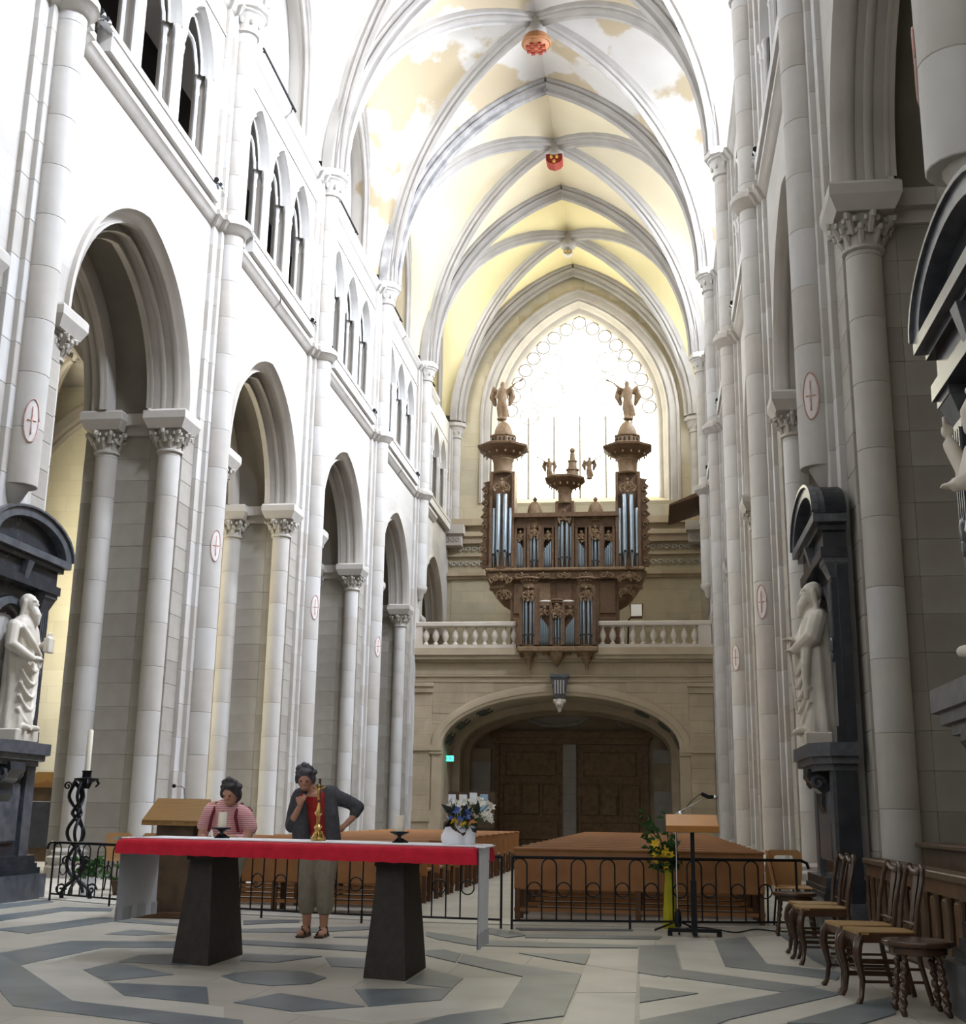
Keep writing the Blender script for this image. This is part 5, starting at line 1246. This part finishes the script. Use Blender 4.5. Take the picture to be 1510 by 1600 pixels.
for i in range(5): flower(fb, rnd.uniform(-.08,.12), -.1, rnd.uniform(.17,.27), M_pet_b, .9)
for i in range(3): flower(fb, rnd.uniform(.0,.08), -.11, rnd.uniform(.1,.2), M_pet_y, .9)
for i in range(2): flower(fb, rnd.uniform(.14,.2), -.11, rnd.uniform(.15,.22), M_pet_o, .9)
def leaf_mesh(L, w, m_):
    return MB().add([(0,0,0),(-w,L*.4,.02),(0,L,.0),(w,L*.4,.02),(0,L*.45,-.012)],[(0,4,1),(1,4,2),(0,3,4),(3,2,4)]).mesh('leaf', m_)
LF = leaf_mesh(.09,.022,M_leaf); LFD = leaf_mesh(.13,.03,M_leafd)
for i in range(10):
    o = inst('leaf', LFD, fb, (rnd.uniform(-.06,.2), -.06, rnd.uniform(.1,.24))); o.rotation_euler = (rnd.uniform(-1,1.5), rnd.uniform(-1,1), rnd.uniform(2,4.5))

# ------------------------------------------------------------------ lecterns, microphone stand, flower vase
q = onZ(1086,1463); lc = thing('lectern', 'slim lectern with light wood top on a black pole, beside the yellow flowers', 'lectern', (q.x,q.y,0))
MB().box(-.27,.27,-.03,.03,.04,.075).build('foot_bar', M_iron, lc)
for s in (-1,1): MB().box(s*.25-.025,s*.25+.025,-.03,.03,0,.05).build('foot', M_iron, lc)
MB().box(-.025,.025,-.16,.16,.02,.05).build('foot_bar', M_iron, lc)
MB().box(-.03,.03,-.025,.025,.05,.55).build('pole', M_iron, lc); MB().box(-.021,.021,-.018,.018,.55,1.06).build('pole_extension', M_iron, lc)
top = MB().cham(-.27,.27,-.20,.20,-.035,.035,.006); top.xform(Matrix.Translation((0,0,1.125)) @ Matrix.Rotation(math.radians(17),4,'X')); top.build('desk_top', M_lect, lc)
ms_ = onZ(1060,1456); ms = thing('microphone_stand', 'chrome boom microphone stand on a tripod behind the slim lectern', 'microphone stand', (ms_.x,ms_.y-.1,0))
for i in range(3): a = i*2.09+.55; MB().tube([(0,0,.12),(.28*cos(a),.28*sin(a),.01)], .011, 6).build('tripod_leg', M_iron, ms)
MB().lathe([(.03,.06),(.04,.1),(.035,.2),(.014,.24)],0,0,10).build('hub', M_iron, ms, 40); MB().tube([(0,0,.2),(0,0,1.2)], .009, 6).build('pole', M_chrome, ms)
YS = ms_.y-.1
def L3(x, y): p = onY(x, y, YS); return Vector((p.x-ms_.x, 0, p.z))
MB().tube([L3(1040,1280), L3(1098,1249)], .007, 6).build('boom', M_chrome, ms); c = L3(1064,1272); MB().ball(c, .035, 8, 6).build('boom_clamp', M_chrome, ms, 60)
MB().tube([c, c.lerp(L3(1095,1240),.5)+Vector((0,0,.02)), L3(1095,1240)], .004, 5).build('cable', M_iron, ms)
MB().tube([L3(1096,1240), L3(1107,1245), L3(1115,1245)], [.02,.022,.02], 8).build('microphone_body', M_iron, ms, 60); MB().ball(L3(1118,1246), .027, 10, 8).build('microphone_grille', M_chrome, ms, 60)
vq = onZ(1048,1451); va = thing('flower_vase', 'tall yellow-green wrapped floor vase with leafy branches and yellow flowers', 'flowers', (vq.x,vq.y,0))
rows = []
for z, rr in ((0,.07),(.02,.075),(.2,.065),(.4,.052),(.55,.04),(.62,.055)): rows.append([(rr*(1+.16*sin(6*a+z*4))*cos(a), rr*(1+.16*sin(6*a+z*4))*sin(a), z) for a in [2*pi*i/24 for i in range(24)]])
vb = MB().grid(rows, True); vb.f.append(tuple(range(24))); vb.build('wrapped_vase', M_yel, va, 60)
rnd = random.Random(21)
for i in range(26):
    a = rnd.uniform(0,6.28); sp = rnd.uniform(.05,.3); z1 = rnd.uniform(.62,1.22); tip = Vector((sp*cos(a)-.10,sp*sin(a)*.7,z1))
    MB().tube([(0,0,.55),(tip.x*.4,tip.y*.4,.55+(z1-.55)*.6),tip], .004, 4).build('stem', M_leaf, va)
    for j in range(5):
        t = .4+.6*j/4; p = Vector((0,0,.6)).lerp(tip, t); o = inst('leaf', LF, va, p+Vector((rnd.uniform(-.03,.03),rnd.uniform(-.03,.03),0))); o.rotation_euler = (rnd.uniform(-1,1), rnd.uniform(-1,1), rnd.uniform(0,6.3)); o.scale = (1.15,)*3
for i in range(9):
    o = inst('flower', PF['yellow_petal'], va, (rnd.uniform(-.16,.02), -.08, rnd.uniform(.66,.92))); o.rotation_euler = (1.2,rnd.uniform(-.5,.5),rnd.uniform(-.5,.5)); o.scale = (1.3,)*3

cbp = [onZ(x,y,.012) for x,y in ((1064,1452),(1090,1449),(1120,1452),(1150,1457),(1180,1452),(1215,1455),(1260,1456))]
tag(MB().tube(smooth_path([p-cbp[0]+Vector((0,0,.0)) for p in cbp]), .008, 5).build('cable', M_iron, None, 60, loc=cbp[0]), 'thin black cable lying on the floor in front of the right altar rail', 'cable')
lq = onZ(240,1432); L_Y = lq.y
ll = thing('lectern', 'broad oak lectern with slanted board behind the left end of the altar', 'lectern', (lq.x,L_Y,0))
def LL(x, y, dY=0): p = onY(x, y, L_Y+dY); return Vector((p.x-lq.x, dY, p.z))
a, b_, c, d = LL(222,1281,-.3), LL(312,1283,-.3), LL(330,1249,.25), LL(247,1247,.25)
th = Vector((0,-.01,-.055))
MB().add([a,b_,c,d,a+th,b_+th,c+th,d+th],[(0,1,2,3),(4,7,6,5),(0,4,5,1),(1,5,6,2),(2,6,7,3),(3,7,4,0)]).build('desk_board', M_lectb, ll)
xm = (a.x+b_.x)/2
MB().box(xm-.22,xm+.22,-.15,.15,.06,a.z-.03).build('column', M_stall, ll); MB().cham(xm-.40,xm+.40,-.24,.24,0,.07,.01).build('base', M_pewd, ll)
MB().box(xm+.26,xm+.31,-.1,.1,.06,a.z-.02).build('side_post', M_lectb, ll)
p0, p1, p2 = LL(289,1250,.22), LL(288,1232,.22), LL(272,1228,.15)
MB().tube([p0,p1,p1.lerp(p2,.3)+Vector((0,0,.015)),p2], .008, 6).build('gooseneck', M_chrome, ll, 60); MB().ball(p2, .025, 8, 6).build('microphone', M_iron, ll, 60)

# ------------------------------------------------------------------ wrought-iron candelabrum with tall candle
cq = onZ(118,1405); cd = thing('candelabrum', 'tall wrought-iron scrolled candle stand with a long cream candle by the left niche', 'candle stand', (cq.x,cq.y,0))
CY = cq.y
def CL(x, y): p = onY(x, y, CY); return Vector((p.x-cq.x, 0, p.z))
for s in (-1,1):
    pts = []
    for x, y in ((118,1222),(118+s*10,1245),(118-s*4,1268),(118-s*2,1275),(118+s*12,1295),(118+s*10,1312),(118-s*6,1330),(118-s*14,1350),(118-s*6,1368),(118+s*16,1385),(118+s*22,1396)): pts.append(CL(x,y))
    pts = smooth_path(pts)
    MB().tube(pts, .024, 6).build('scroll_bar', M_iron, cd, 60)
    pts2 = [Vector((0,p.x,p.z)) for p in pts]; MB().tube(pts2, .024, 6).build('scroll_bar', M_iron, cd, 60)
    for x, y, r_ in ((118+s*24,1390,.085),(118+s*15,1345,.07),(118+s*12,1228,.06)):
        c = CL(x,y); MB().tube([(c.x+r_*cos(t*.7)*(1-t/14), c.y, c.z+r_*sin(t*.7)*(1-t/14)) for t in range(13)], .014, 5).build('spiral', M_iron, cd, 60)
    MB().limb([CL(118+s*22,1396), CL(118+s*22,1404)-Vector((0,0,0))],[.03,.03],7).build('foot', M_iron, cd, 60)
z0 = CL(118,1218).z
MB().lathe([(.05,z0-.12),(.08,z0-.04),(.16,z0),(.17,z0+.015),(.06,z0+.03),(.06,z0+.10),(.075,z0+.12)],0,0,14).build('drip_pan', M_iron, cd, 40)
for i in range(6): MB().tube([(.16*cos(i*1.05),.16*sin(i*1.05),z0-.0),(.19*cos(i*1.05),.19*sin(i*1.05),z0-.05),(.15*cos(i*1.05),.15*sin(i*1.05),z0-.09)], .012, 5).build('pan_scroll', M_iron, cd, 60)
MB().lathe([(.038,z0+.08),(.038,CL(118,1142).z),(.03,CL(118,1140).z)],0,0,12).build('wax', M_wax, cd, 40)
# potted plant behind the rail
pq = onZ(138,1401); pp = thing('potted_plant', 'small leafy plant in a pale pot by the left altar rail', 'plant', (pq.x-.12,pq.y+.2,0))
MB().lathe([(.09,0),(.12,.2),(.135,.22),(.135,.25),(.11,.25)],0,0,14).build('pot', M_paper, pp, 40); rnd = random.Random(4)
for i in range(46):
    a = rnd.uniform(0,6.28); o = inst('leaf', LF, pp, (rnd.uniform(-.2,.25),rnd.uniform(-.15,.15),rnd.uniform(.22,.48))); o.rotation_euler = (rnd.uniform(-.6,1), rnd.uniform(-1,1), a); o.scale = (1.7,)*3
# planter box with dark hedge behind it
gq = onZ(166,1402); gp = thing('planter', 'long dark green leafy planter behind the left altar rail', 'plant', (gq.x+.35,gq.y+.55,0))
MB().frus((-.45,.45,-.12,.12),(-.48,.48,-.15,.15),0,.2).build('trough', M_stall, gp)
for i in range(90):
    o = inst('leaf', LF, gp, (rnd.uniform(-.46,.46),rnd.uniform(-.14,.14),rnd.uniform(.18,.40))); o.rotation_euler = (rnd.uniform(-.6,1.2), rnd.uniform(-1,1), rnd.uniform(0,6.28)); o.scale = (1.6,)*3

# ------------------------------------------------------------------ chairs, stools
def make_chair():
    r = thing('wooden_chair', '', 'chair')
    MB().prism([(-.20,-.21),(.20,-.21),(.22,-.19),(.185,.2),(-.185,.2),(-.22,-.19)],.435,.455).build('seat', M_cane, r)
    for pts in ([(-.215,-.205),(.215,-.205),(.215,-.175),(-.215,-.175)],[(-.19,.17),(.19,.17),(.19,.20),(-.19,.20)],[(-.22,-.2),(-.19,-.2),(-.16,.2),(-.19,.2)],[(.19,-.2),(.22,-.2),(.19,.2),(.16,.2)]): MB().prism(pts,.385,.448).build('seat_rail', M_chair, r)
    for s in (-1,1):
        MB().tube([(s*.195,-.185,.43),(s*.21,-.215,.38),(s*.215,-.225,.30),(s*.20,-.195,.15),(s*.21,-.21,.04),(s*.225,-.235,.0)],[.026,.032,.03,.02,.016,.022],8).build('leg', M_chair, r, 60)
        MB().tube([(s*.175,.18,.44),(s*.18,.2,.25),(s*.20,.26,0)],[.02,.018,.017],7).build('leg', M_chair, r, 60)
        MB().tube([(s*.175,.18,.42),(s*.185,.20,.6),(s*.19,.245,.8),(s*.165,.26,.86),(s*.12,.262,.88)],[.02,.017,.017,.019,.018],7).build('back_post', M_chair, r, 60)
        MB().tube([(s*.195,-.18,.22),(s*.185,.2,.22)], .010, 6).build('stretcher', M_chair, r); MB().tube([(s*.195,-.18,.14),(s*.19,.21,.14)], .010, 6).build('stretcher', M_chair, r)
    MB().tube([(-.14,.262,.875),(-.07,.268,.835),(0,.27,.83),(.07,.268,.835),(.14,.262,.875)],[.018,.022,.024,.022,.018],8).build('crest_rail', M_chair, r, 60)
    rows = [[(w*q, .2+.065*t, .47+.38*t) for q in (-1,-.5,.5,1)] for t, w in ((0,.03),(.25,.045),(.5,.03),(.75,.055),(1,.045))]
    b = MB().grid(rows); b.grid([[(p[0],p[1]+.012,p[2]) for p in R_] for R_ in rows]); b.build('splat', M_chair, r, 60)
    MB().tube([(-.175,.2,.5),(.175,.2,.5)], .011, 6).build('stretcher', M_chair, r)
    for z in (.27,.2): MB().tube([(-.2,-.19,z),(.2,-.19,z)], .009, 6).build('stretcher', M_chair, r)
    MB().tube([(-.185,.205,.25),(.185,.205,.25)], .009, 6).build('stretcher', M_chair, r)
    return r
proto = make_chair()
cpos = [((1.53,9.06),'nearest dark wooden chair with cane seat, next to the front stool'), ((1.48,9.58),'second dark wooden chair with cane seat from the front stool'),
        ((1.42,11.25),'third dark wooden chair with cane seat from the front stool'), ((1.44,11.75),'dark wooden chair with cane seat farthest from the front stool')]
for i, ((x, y), lab) in enumerate(cpos):
    o = proto if i == 0 else copy_tree(proto); o.location = (x,y,0.004); o.rotation_euler = (0,0,-pi/2 + (.10,.12,.06,.1)[i]); tag(o, lab, 'chair', 'row of cane chairs')
def make_stool():
    r = thing('stool', '', 'stool')
    MB().lathe([(.20,.40),(.22,.41),(.225,.425),(.22,.44),(.18,.445),(.16,.438),(.02,.438)],0,0,24).build('seat', M_chair, r, 40)
    MB().lathe([(.17,.355),(.18,.36),(.18,.40)],0,0,20).build('apron', M_chair, r, 40)
    for i in range(4):
        a = pi/4+i*pi/2; pts = []; rr = []
        for t in range(23):
            s = t/22; d = .14+.055*s; z = .39-.388*s; tw = .009*(s>.15)
            pts.append((d*cos(a)+tw*cos(s*38), d*sin(a)+tw*sin(s*38), z)); rr.append(.017+.006*abs(sin(s*19))*(s>.15))
        MB().tube(pts, rr, 7).build('leg', M_chair, r, 60)
    return r
s1 = make_stool(); s1.location = (1.66,8.52,.004); tag(s1, 'round wooden stool with twisted legs, nearest at the right edge', 'stool', 'round stools')
s2 = copy_tree(s1); s2.location = (1.44,13.55,.004); s2.rotation_euler = (0,0,.4); tag(s2, 'round wooden stool in front of the altar rail end', 'stool', 'round stools')
def make_plastic():
    r = thing('plastic_chair', '', 'chair')
    rows = [[(w*q, .2+.09*t+.03*q*q*0, .44+.38*t) for q in (-1,-.6,0,.6,1)] for t, w in ((0,.2),(.2,.21),(.45,.215),(.6,.21))]
    b = MB(); pr = [(-.20,.44),(.20,.44),(.215,.62),(.20,.80),(.16,.835),(-.16,.835),(-.20,.80),(-.215,.62)]
    # back with a hand slot: ring of quads round the slot
    slot = [(-.10,.73),(.10,.73),(.115,.745),(.10,.77),(.05,.775),(-.05,.775),(-.10,.77),(-.115,.745)]
    y = lambda z: .19+.20*(z-.44)
    vs = [(x,y(z),z) for x,z in pr]+[(x,y(z),z) for x,z in slot]; n = 8
    fs = [(i,(i+1)%n,(i+1)%n+n,i+n) for i in range(n)]
    b.add(vs, fs); b.add([(p[0],p[1]+.012,p[2]) for p in vs], fs); b.build('backrest', M_plast, r, 40)
    MB().cham(-.21,.21,-.2,.21,.425,.445,.008).build('seat', M_plast, r)
    for s in (-1,1):
        for yy in (-.18,.18): MB().tube([(s*.18,yy*.9,.43),(s*.2,yy*1.15,0)], .012, 6).build('leg', M_iron, r)
    return r
pc = make_plastic()
a1 = onZ(1212,1442); 
for i, (loc, rz, lab) in enumerate((((1.47,15.3,0),pi+.1,'beige plastic chair with a slotted back behind the right rail end'), ((1.55,14.72,0),pi/2,'beige plastic chair seen side-on against the right pier'),
        ((onZ(150,1396).x,onZ(150,1396).y+.9,0),pi,'beige plastic chair with a slotted back behind the left rail, nearer the candelabrum'), ((onZ(150,1396).x+.55,onZ(150,1396).y+.95,0),pi,'beige plastic chair with a slotted back behind the left rail, nearer the altar'))):
    o = pc if i == 0 else copy_tree(pc); o.location = loc; o.rotation_euler = (0,0,rz); tag(o, lab, 'chair', 'beige plastic chairs')

# low carved stall front and desk between the two right-hand niches
sx = XC+5.45; sf = thing('choir_stall', 'low dark carved wooden stall front between the right-hand niches', 'stall', (2.28,0,0))
for ya, yb in ((9.35,11.85),(11.95,13.85)):
    MB().box(0,.06,ya,yb,0,.74).build('front_board', M_stall, sf); MB().cham(-.09,.12,ya,yb,.74,.80,.01).build('top_rail', M_stall, sf); MB().box(-.05,.06,ya,yb,.62,.74).build('frieze', M_pewd, sf); MB().box(-.06,.06,ya,yb,0,.1).build('skirting', M_stall, sf)
    n = 6; w = (yb-ya)/n
    for i in range(n):
        MB().cham(-.045,.01,ya+w*i+.05,ya+w*i+w*.62,.14,.60,.02).build('panel', M_pewd if i % 2 else M_stall, sf); MB().lathe([(.03,.1),(.035,.14),(.024,.2),(.03,.4),(.022,.55),(.035,.6),(.035,.62)],-.05,ya+w*i+w*.82,8).build('colonnette', M_stall, sf, 40)
sk = thing('stall_desk', 'taller dark wooden stall desk standing behind the carved stall front', 'stall', (2.75,0,0))
MB().box(0,.5,9.3,13.6,0,.92).build('body', M_stall, sk); MB().cham(-.06,.55,9.3,13.6,.92,.97,.01).build('desk_top', M_stall, sk)
bk = thing('book', 'small book lying on the taller stall desk', 'book', (2.85,9.9,.972)); MB().box(0,.16,0,.22,0,.03).build('cover', M_leath, bk); MB().box(.005,.155,-.003,.215,.004,.026).build('pages', M_paper, bk)
# wooden confessional glimpsed in the left aisle
fq = onY(94,1250,27.0); cf = thing('confessional', 'dark wooden confessional with a finial in the left aisle', 'confessional', (fq.x-.3,27,0))
hc = onY(94,1196,27).z
MB().box(-.55,.42,0,.8,0,hc-.5).build('body', M_stall, cf); MB().box(-.6,.47,-.06,.85,hc-.5,hc-.38).build('cornice', M_lectb, cf); MB().prism([(-.6,hc-.38),(.47,hc-.38),(.2,hc-.15),(-.3,hc-.15)],-.03,.8,'y').build('pediment', M_lectb, cf)
MB().lathe([(.05,hc-.15),(.06,hc-.1),(.03,hc-.05),(.05,hc),(.02,hc+.1),(.012,hc+.25)],.25,.2,10).build('finial', M_iron, cf, 40); MB().cham(-.4,.3,-.04,.02,.3,hc-.8,.02).build('door', M_black, cf)

# ------------------------------------------------------------------ the two visitors
def assign(me, mats, fn):
    for m_ in mats: me.materials.append(m_)
    for p in me.polygons: p.material_index = fn(p.center)
def hand(b, c, d, u, curl=.3):
    c = Vector(c); d = Vector(d).normalized(); u = Vector(u); u = (u-d*u.dot(d)).normalized(); nrm = d.cross(u)
    b.limb([c, c+d*.045],[.030,.034],8)
    for i, L in enumerate((.062,.072,.068,.052)):
        o = c+d*.055+u*(.021*(i-1.5)); k = o+d*L*.55+nrm*.008; b.limb([o,k,k+d*L*.45*(1-curl)+nrm*L*.4*curl],[.0095,.009,.0075],6)
    b.limb([c+d*.01-u*.03, c+d*.035-u*.052, c+d*.06-u*.056],[.011,.0105,.009],6)
def head(b, c, pitch, yaw=0, s=1.0):
    k = len(b.v); b.ball((0,0,0),(.072*s,.092*s,.108*s),16,12); b.ball((0,-.03*s,-.06*s),(.055*s,.06*s,.055*s),12,8); b.ball((0,-.10*s,-.012*s),(.013*s,.02*s,.022*s),8,6)
    b.ball((0,-.088*s,-.058*s),(.026*s,.012*s,.010*s),8,5)
    for q in (-1,1): b.ball((q*.074*s,.005,-.01*s),(.012*s,.022*s,.032*s),8,6); b.ball((q*.03*s,-.08*s,.025*s),(.02*s,.014*s,.009*s),8,5)
    M_ = Matrix.Translation(c) @ Matrix.Rotation(yaw,4,'Z') @ Matrix.Rotation(pitch,4,'X'); b.xform(M_, k); return M_
def hair_mesh(M_, s, m_, name, parent):
    b = MB(); b.ball((0,.026*s,.034*s),(.088*s,.098*s,.092*s),16,12); b.ball((0,.05*s,-.03*s),(.085*s,.07*s,.09*s),12,10); b.ball((.01,-.03*s,.085*s),(.06*s,.045*s,.03*s),12,8)
    for q in (-1,1): b.ball((q*.078*s,.0,.0),(.02*s,.045*s,.05*s),8,6)
    rnd = random.Random(2)
    for i in range(26):
        a = rnd.uniform(0,6.28); e = rnd.uniform(.1,1.4); b.ball((.09*s*cos(a)*cos(e),.02*s+.1*s*sin(a)*cos(e) if sin(a) > -.3 else .0,.03*s+.1*s*sin(e)),.022*s,6,5)
    b.xform(M_); me = fuse(b,.008,1); me.materials.append(m_); return inst(name, me, parent)
def eyes(M_, s, parent):
    for q in (-1,1):
        MB().ball((q*.03*s,-.086*s,.012*s),(.012*s,.008*s,.007*s),8,6).xform(M_).build('eye', M_hair, parent, 180)
# standing visitor
wq = (onZ(475,1464)+onZ(502,1464))/2
w2 = thing('person', 'standing person in grey cardigan, red top and khaki cropped trousers, hand on hip', 'person', (wq.x,wq.y+.05,0))
b = MB()
for s, fx_ in ((-1,-.085),(1,.085)):
    b.limb([(.02+s*.085,.02,.84),(s*.09,.0,.48),(fx_,.03,.09)],[.105,.068,.040],12); b.limb([(fx_,.04,.06),(fx_+s*.015,-.06,.045),(fx_+s*.02,-.14,.03)],[.042,.040,.03],10)
b.limb([(.02,.02,.86),(.02,.01,1.0),(.0,-.02,1.16),(-.03,-.06,1.30)],[.155,.135,.145,.125],14)
b.limb([(-.19,-.06,1.31),(-.03,-.06,1.33),(.12,-.03,1.34)],[.075,.085,.075],12); b.limb([(-.04,-.09,1.36),(-.08,-.13,1.45)],[.055,.05],10)
b.limb([(.13,-.03,1.33),(.27,.02,1.29),(.40,.05,1.23)],[.066,.055,.043],10); b.limb([(.40,.05,1.23),(.34,.0,1.13),(.27,-.04,1.05)],[.042,.036,.027],10); hand(b,(.265,-.045,1.045),(-.75,.1,-.5),(0,-.7,.4))
b.limb([(-.20,-.06,1.30),(-.25,-.05,1.16),(-.26,-.08,1.03)],[.066,.055,.046],10); b.limb([(-.26,-.08,1.03),(-.2,-.19,1.13),(-.13,-.25,1.24)],[.044,.037,.027],10); hand(b,(-.13,-.255,1.25),(.2,.1,.9),(1,0,-.2),.6)
Mh = head(b,(-.11,-.19,1.50),math.radians(26),.15)
me = fuse(b,.009,3)
def reg(c):
    x, y, z = c
    if z < .30: return 0
    if z < .93 and abs(x) < .22: return 2
    if x > .23 or (y < -.20 and z < 1.33) or z > 1.385 or (x < -.12 and y < -.14 and z < 1.33): return 0
    if z > 1.33 and -.11 < x < .02 and y < -.1: return 0
    return 1
assign(me,[M_skin,M_shirt,M_trou],reg); inst('body', me, w2)
hair_mesh(Mh,1.08,M_hairg,'hair',w2); eyes(Mh,1.0,w2)
b = MB()
b.limb([(-.13,-.07,1.36),(-.155,-.11,1.15),(-.15,-.1,.92)],[.075,.085,.09],10); b.limb([(.10,-.05,1.37),(.145,-.09,1.15),(.17,-.07,.92)],[.07,.075,.08],10)
b.limb([(-.03,.03,1.34),(.0,.06,1.15),(.02,.07,.92)],[.12,.13,.14],12); b.limb([(-.19,-.05,1.33),(.12,-.02,1.36)],[.09,.09],12)
b.limb([(.12,-.03,1.34),(.27,.02,1.29),(.385,.045,1.235)],[.086,.072,.062],10); b.limb([(.385,.045,1.235),(.355,.02,1.17)],[.06,.055],10)
b.limb([(-.20,-.06,1.31),(-.25,-.05,1.16),(-.26,-.08,1.04)],[.085,.072,.066],10); b.limb([(-.26,-.08,1.04),(-.22,-.15,1.10)],[.062,.055],10)
me = fuse(b,.011,3); me.materials.append(M_card); inst('cardigan', me, w2)
b = MB()
for s in (-1,1): b.limb([(.02+s*.09,.02,.88),(s*.092,.0,.5),(s*.09,.015,.27)],[.118,.092,.086],12)
b.limb([(.02,.02,.84),(.02,.02,.94)],[.15,.15],12)
me = fuse(b,.011,2); me.materials.append(M_trou); inst('trousers', me, w2)
for s in (-1,1):
    MB().cham(-.045,.045,-.19,.09,0,.022,.008).build('sandal_sole', M_leath, w2, loc=(s*.092,0,0)); MB().tube([(s*.092-.045,-.1,.02),(s*.092,-.1,.075),(s*.092+.045,-.1,.02)], .013, 6).build('sandal_strap', M_leath, w2); MB().tube([(s*.09-.04,.04,.02),(s*.09-.035,.0,.09),(s*.09+.035,.0,.09),(s*.09+.04,.04,.02)], .009, 6).build('sandal_strap', M_leath, w2)
# bending visitor
p1 = onZ(366,1466); w1_ = thing('person', 'person with short dark hair in pink striped top looking down behind the altar', 'person', (p1.x-.15,p1.y+.1,0))
b = MB()
for s in (-1,1):
    b.limb([(s*.09,.06,.80),(s*.08-.05,.02,.45),(s*.075-.09,.05,.09)],[.11,.07,.042],12); b.limb([(s*.075-.09,.05,.055),(s*.08-.09,-.05,.045),(s*.085-.09,-.13,.03)],[.042,.04,.03],10)
b.limb([(0,.05,.82),(0,.03,.95),(0,-.02,1.08),(.0,-.07,1.19)],[.165,.155,.155,.13],14); b.limb([(-.16,-.07,1.19),(.0,-.08,1.21),(.16,-.07,1.15)],[.075,.085,.075],12); b.limb([(.02,-.11,1.22),(.045,-.16,1.29)],[.055,.05],10)
b.limb([(-.17,-.07,1.18),(-.23,-.05,1.03),(-.24,-.09,.93)],[.07,.06,.05],10); b.limb([(-.24,-.09,.93),(-.14,-.25,.91)],[.045,.03],10); hand(b,(-.13,-.26,.91),(.6,-.4,.0),(0,-.3,1),.6)
b.limb([(.17,-.07,1.14),(.22,-.05,1.02),(.21,-.1,.92)],[.07,.06,.05],10); b.limb([(.21,-.1,.92),(.08,-.26,.93)],[.045,.03],10); hand(b,(.07,-.27,.93),(-.6,-.3,.1),(0,.3,-1),.6)
Mh = head(b,(.065,-.22,1.345),math.radians(26),-.1)
me = fuse(b,.009,3)
def reg1(c):
    x, y, z = c
    if z < .45: return 0
    if z < .86 and y > -.16: return 2
    if z > 1.235 or (z > 1.17 and y < -.17 and -.08 < x < .11): return 0
    if (abs(x) > .20 and z < 1.06) or y < -.21: return 0
    return 1
assign(me,[M_skin,M_pink,M_trou],reg1); inst('body', me, w1_); hair_mesh(Mh,1.06,M_hair,'hair',w1_); eyes(Mh,1.0,w1_)
b = MB()
b.limb([(0,.05,.86),(0,.03,.97),(0,-.02,1.08),(.0,-.07,1.18)],[.175,.165,.165,.138],14); b.limb([(-.16,-.07,1.18),(.16,-.07,1.14)],[.085,.085],12)
b.limb([(-.17,-.07,1.175),(-.235,-.05,1.04)],[.082,.08],10); b.limb([(.17,-.07,1.135),(.225,-.05,1.03)],[.082,.078],10)
me = fuse(b,.011,2); me.materials.append(M_pink); inst('striped_top', me, w1_)
for s in (-1,1): MB().tube([(s*.1,.1,1.15),(s*.105,.02,1.275-(.02 if s > 0 else 0)),(s*.105,-.12,1.255-(.03 if s > 0 else 0)),(s*.12,-.19,1.12),(s*.15,-.17,.98)], .016, 6, flat=.5).build('rucksack_strap', M_strap, w1_, 60)
MB().cham(-.15,.15,.10,.26,.88,1.22,.03).build('rucksack', M_strap, w1_)

# ------------------------------------------------------------------ small pieces belong to the part they sit on
RULES = {'niche': [('flute','pilaster'),('pilaster_drop','pilaster'),('pedestal_panel','pedestal'),('console_scroll','console'),('pediment_edge','pediment_hood'),('plinth_moulding','plinth'),('shelf_moulding','shelf')],
 'pipe_organ': [('pipe_mouth','pipe'),('dentil','tower_cornice'),('lantern_window','lantern_drum'),('bracket_ring','tower_bracket'),('bracket_carving','tower_bracket'),('wing_scroll','side_wing'),('frieze_carving','lower_frieze'),('case_panel','lower_case')],
 'positive_organ': [('pipe_mouth','pipe'),('dentil','tower_cornice'),('base_carving','base_cornice')],
 'person': [('eye','body'),('sandal_strap','sandal_sole')], 'candle': [('holder_foot','holder'),('wick','wax')], 'lectern': [('foot','foot_bar'),('microphone','gooseneck')],
 'microphone_stand': [('cable','boom'),('boom_clamp','boom'),('microphone_grille','microphone_body')], 'exit_sign': [('pictogram','lit_panel')], 'notice_board': [('sheet','board')],
 'floodlight': [('diffuser','housing')], 'altar_cross': [('corpus','upright'),('claw','foot')], 'candelabrum': [('pan_scroll','drip_pan')], 'choir_stall': [('panel','front_board'),('frieze','front_board')],
 'confessional': [('finial','pediment'),('door','body')], 'altar_runner': [('runner_hem','runner_end')], 'altar': [('support_cap','support_block')], 'vault_boss': [('chequer','disc'),('rim','disc'),('charge','shield')],
 'book': [('pages','cover')], 'spotlight': [('lens','lamp_can')]}
def base(n): return n.split('.')[0]
def centre(o):
    c = Vector((0,0,0))
    for v in o.bound_box: c += Vector(v)
    return c/8 + o.location
for root in [o for o in SC.objects if o.parent is None and base(o.name) in RULES]:
    kids = list(root.children)
    for cn, pn in RULES[base(root.name)]:
        hosts = [k for k in kids if base(k.name) == pn and k.rotation_euler.z == 0]
        if not hosts: continue
        for k in kids:
            if base(k.name) == cn and k.parent == root:
                h = min(hosts, key=lambda q: (centre(q)-centre(k)).length); k.parent = h; k.location = k.location - h.location
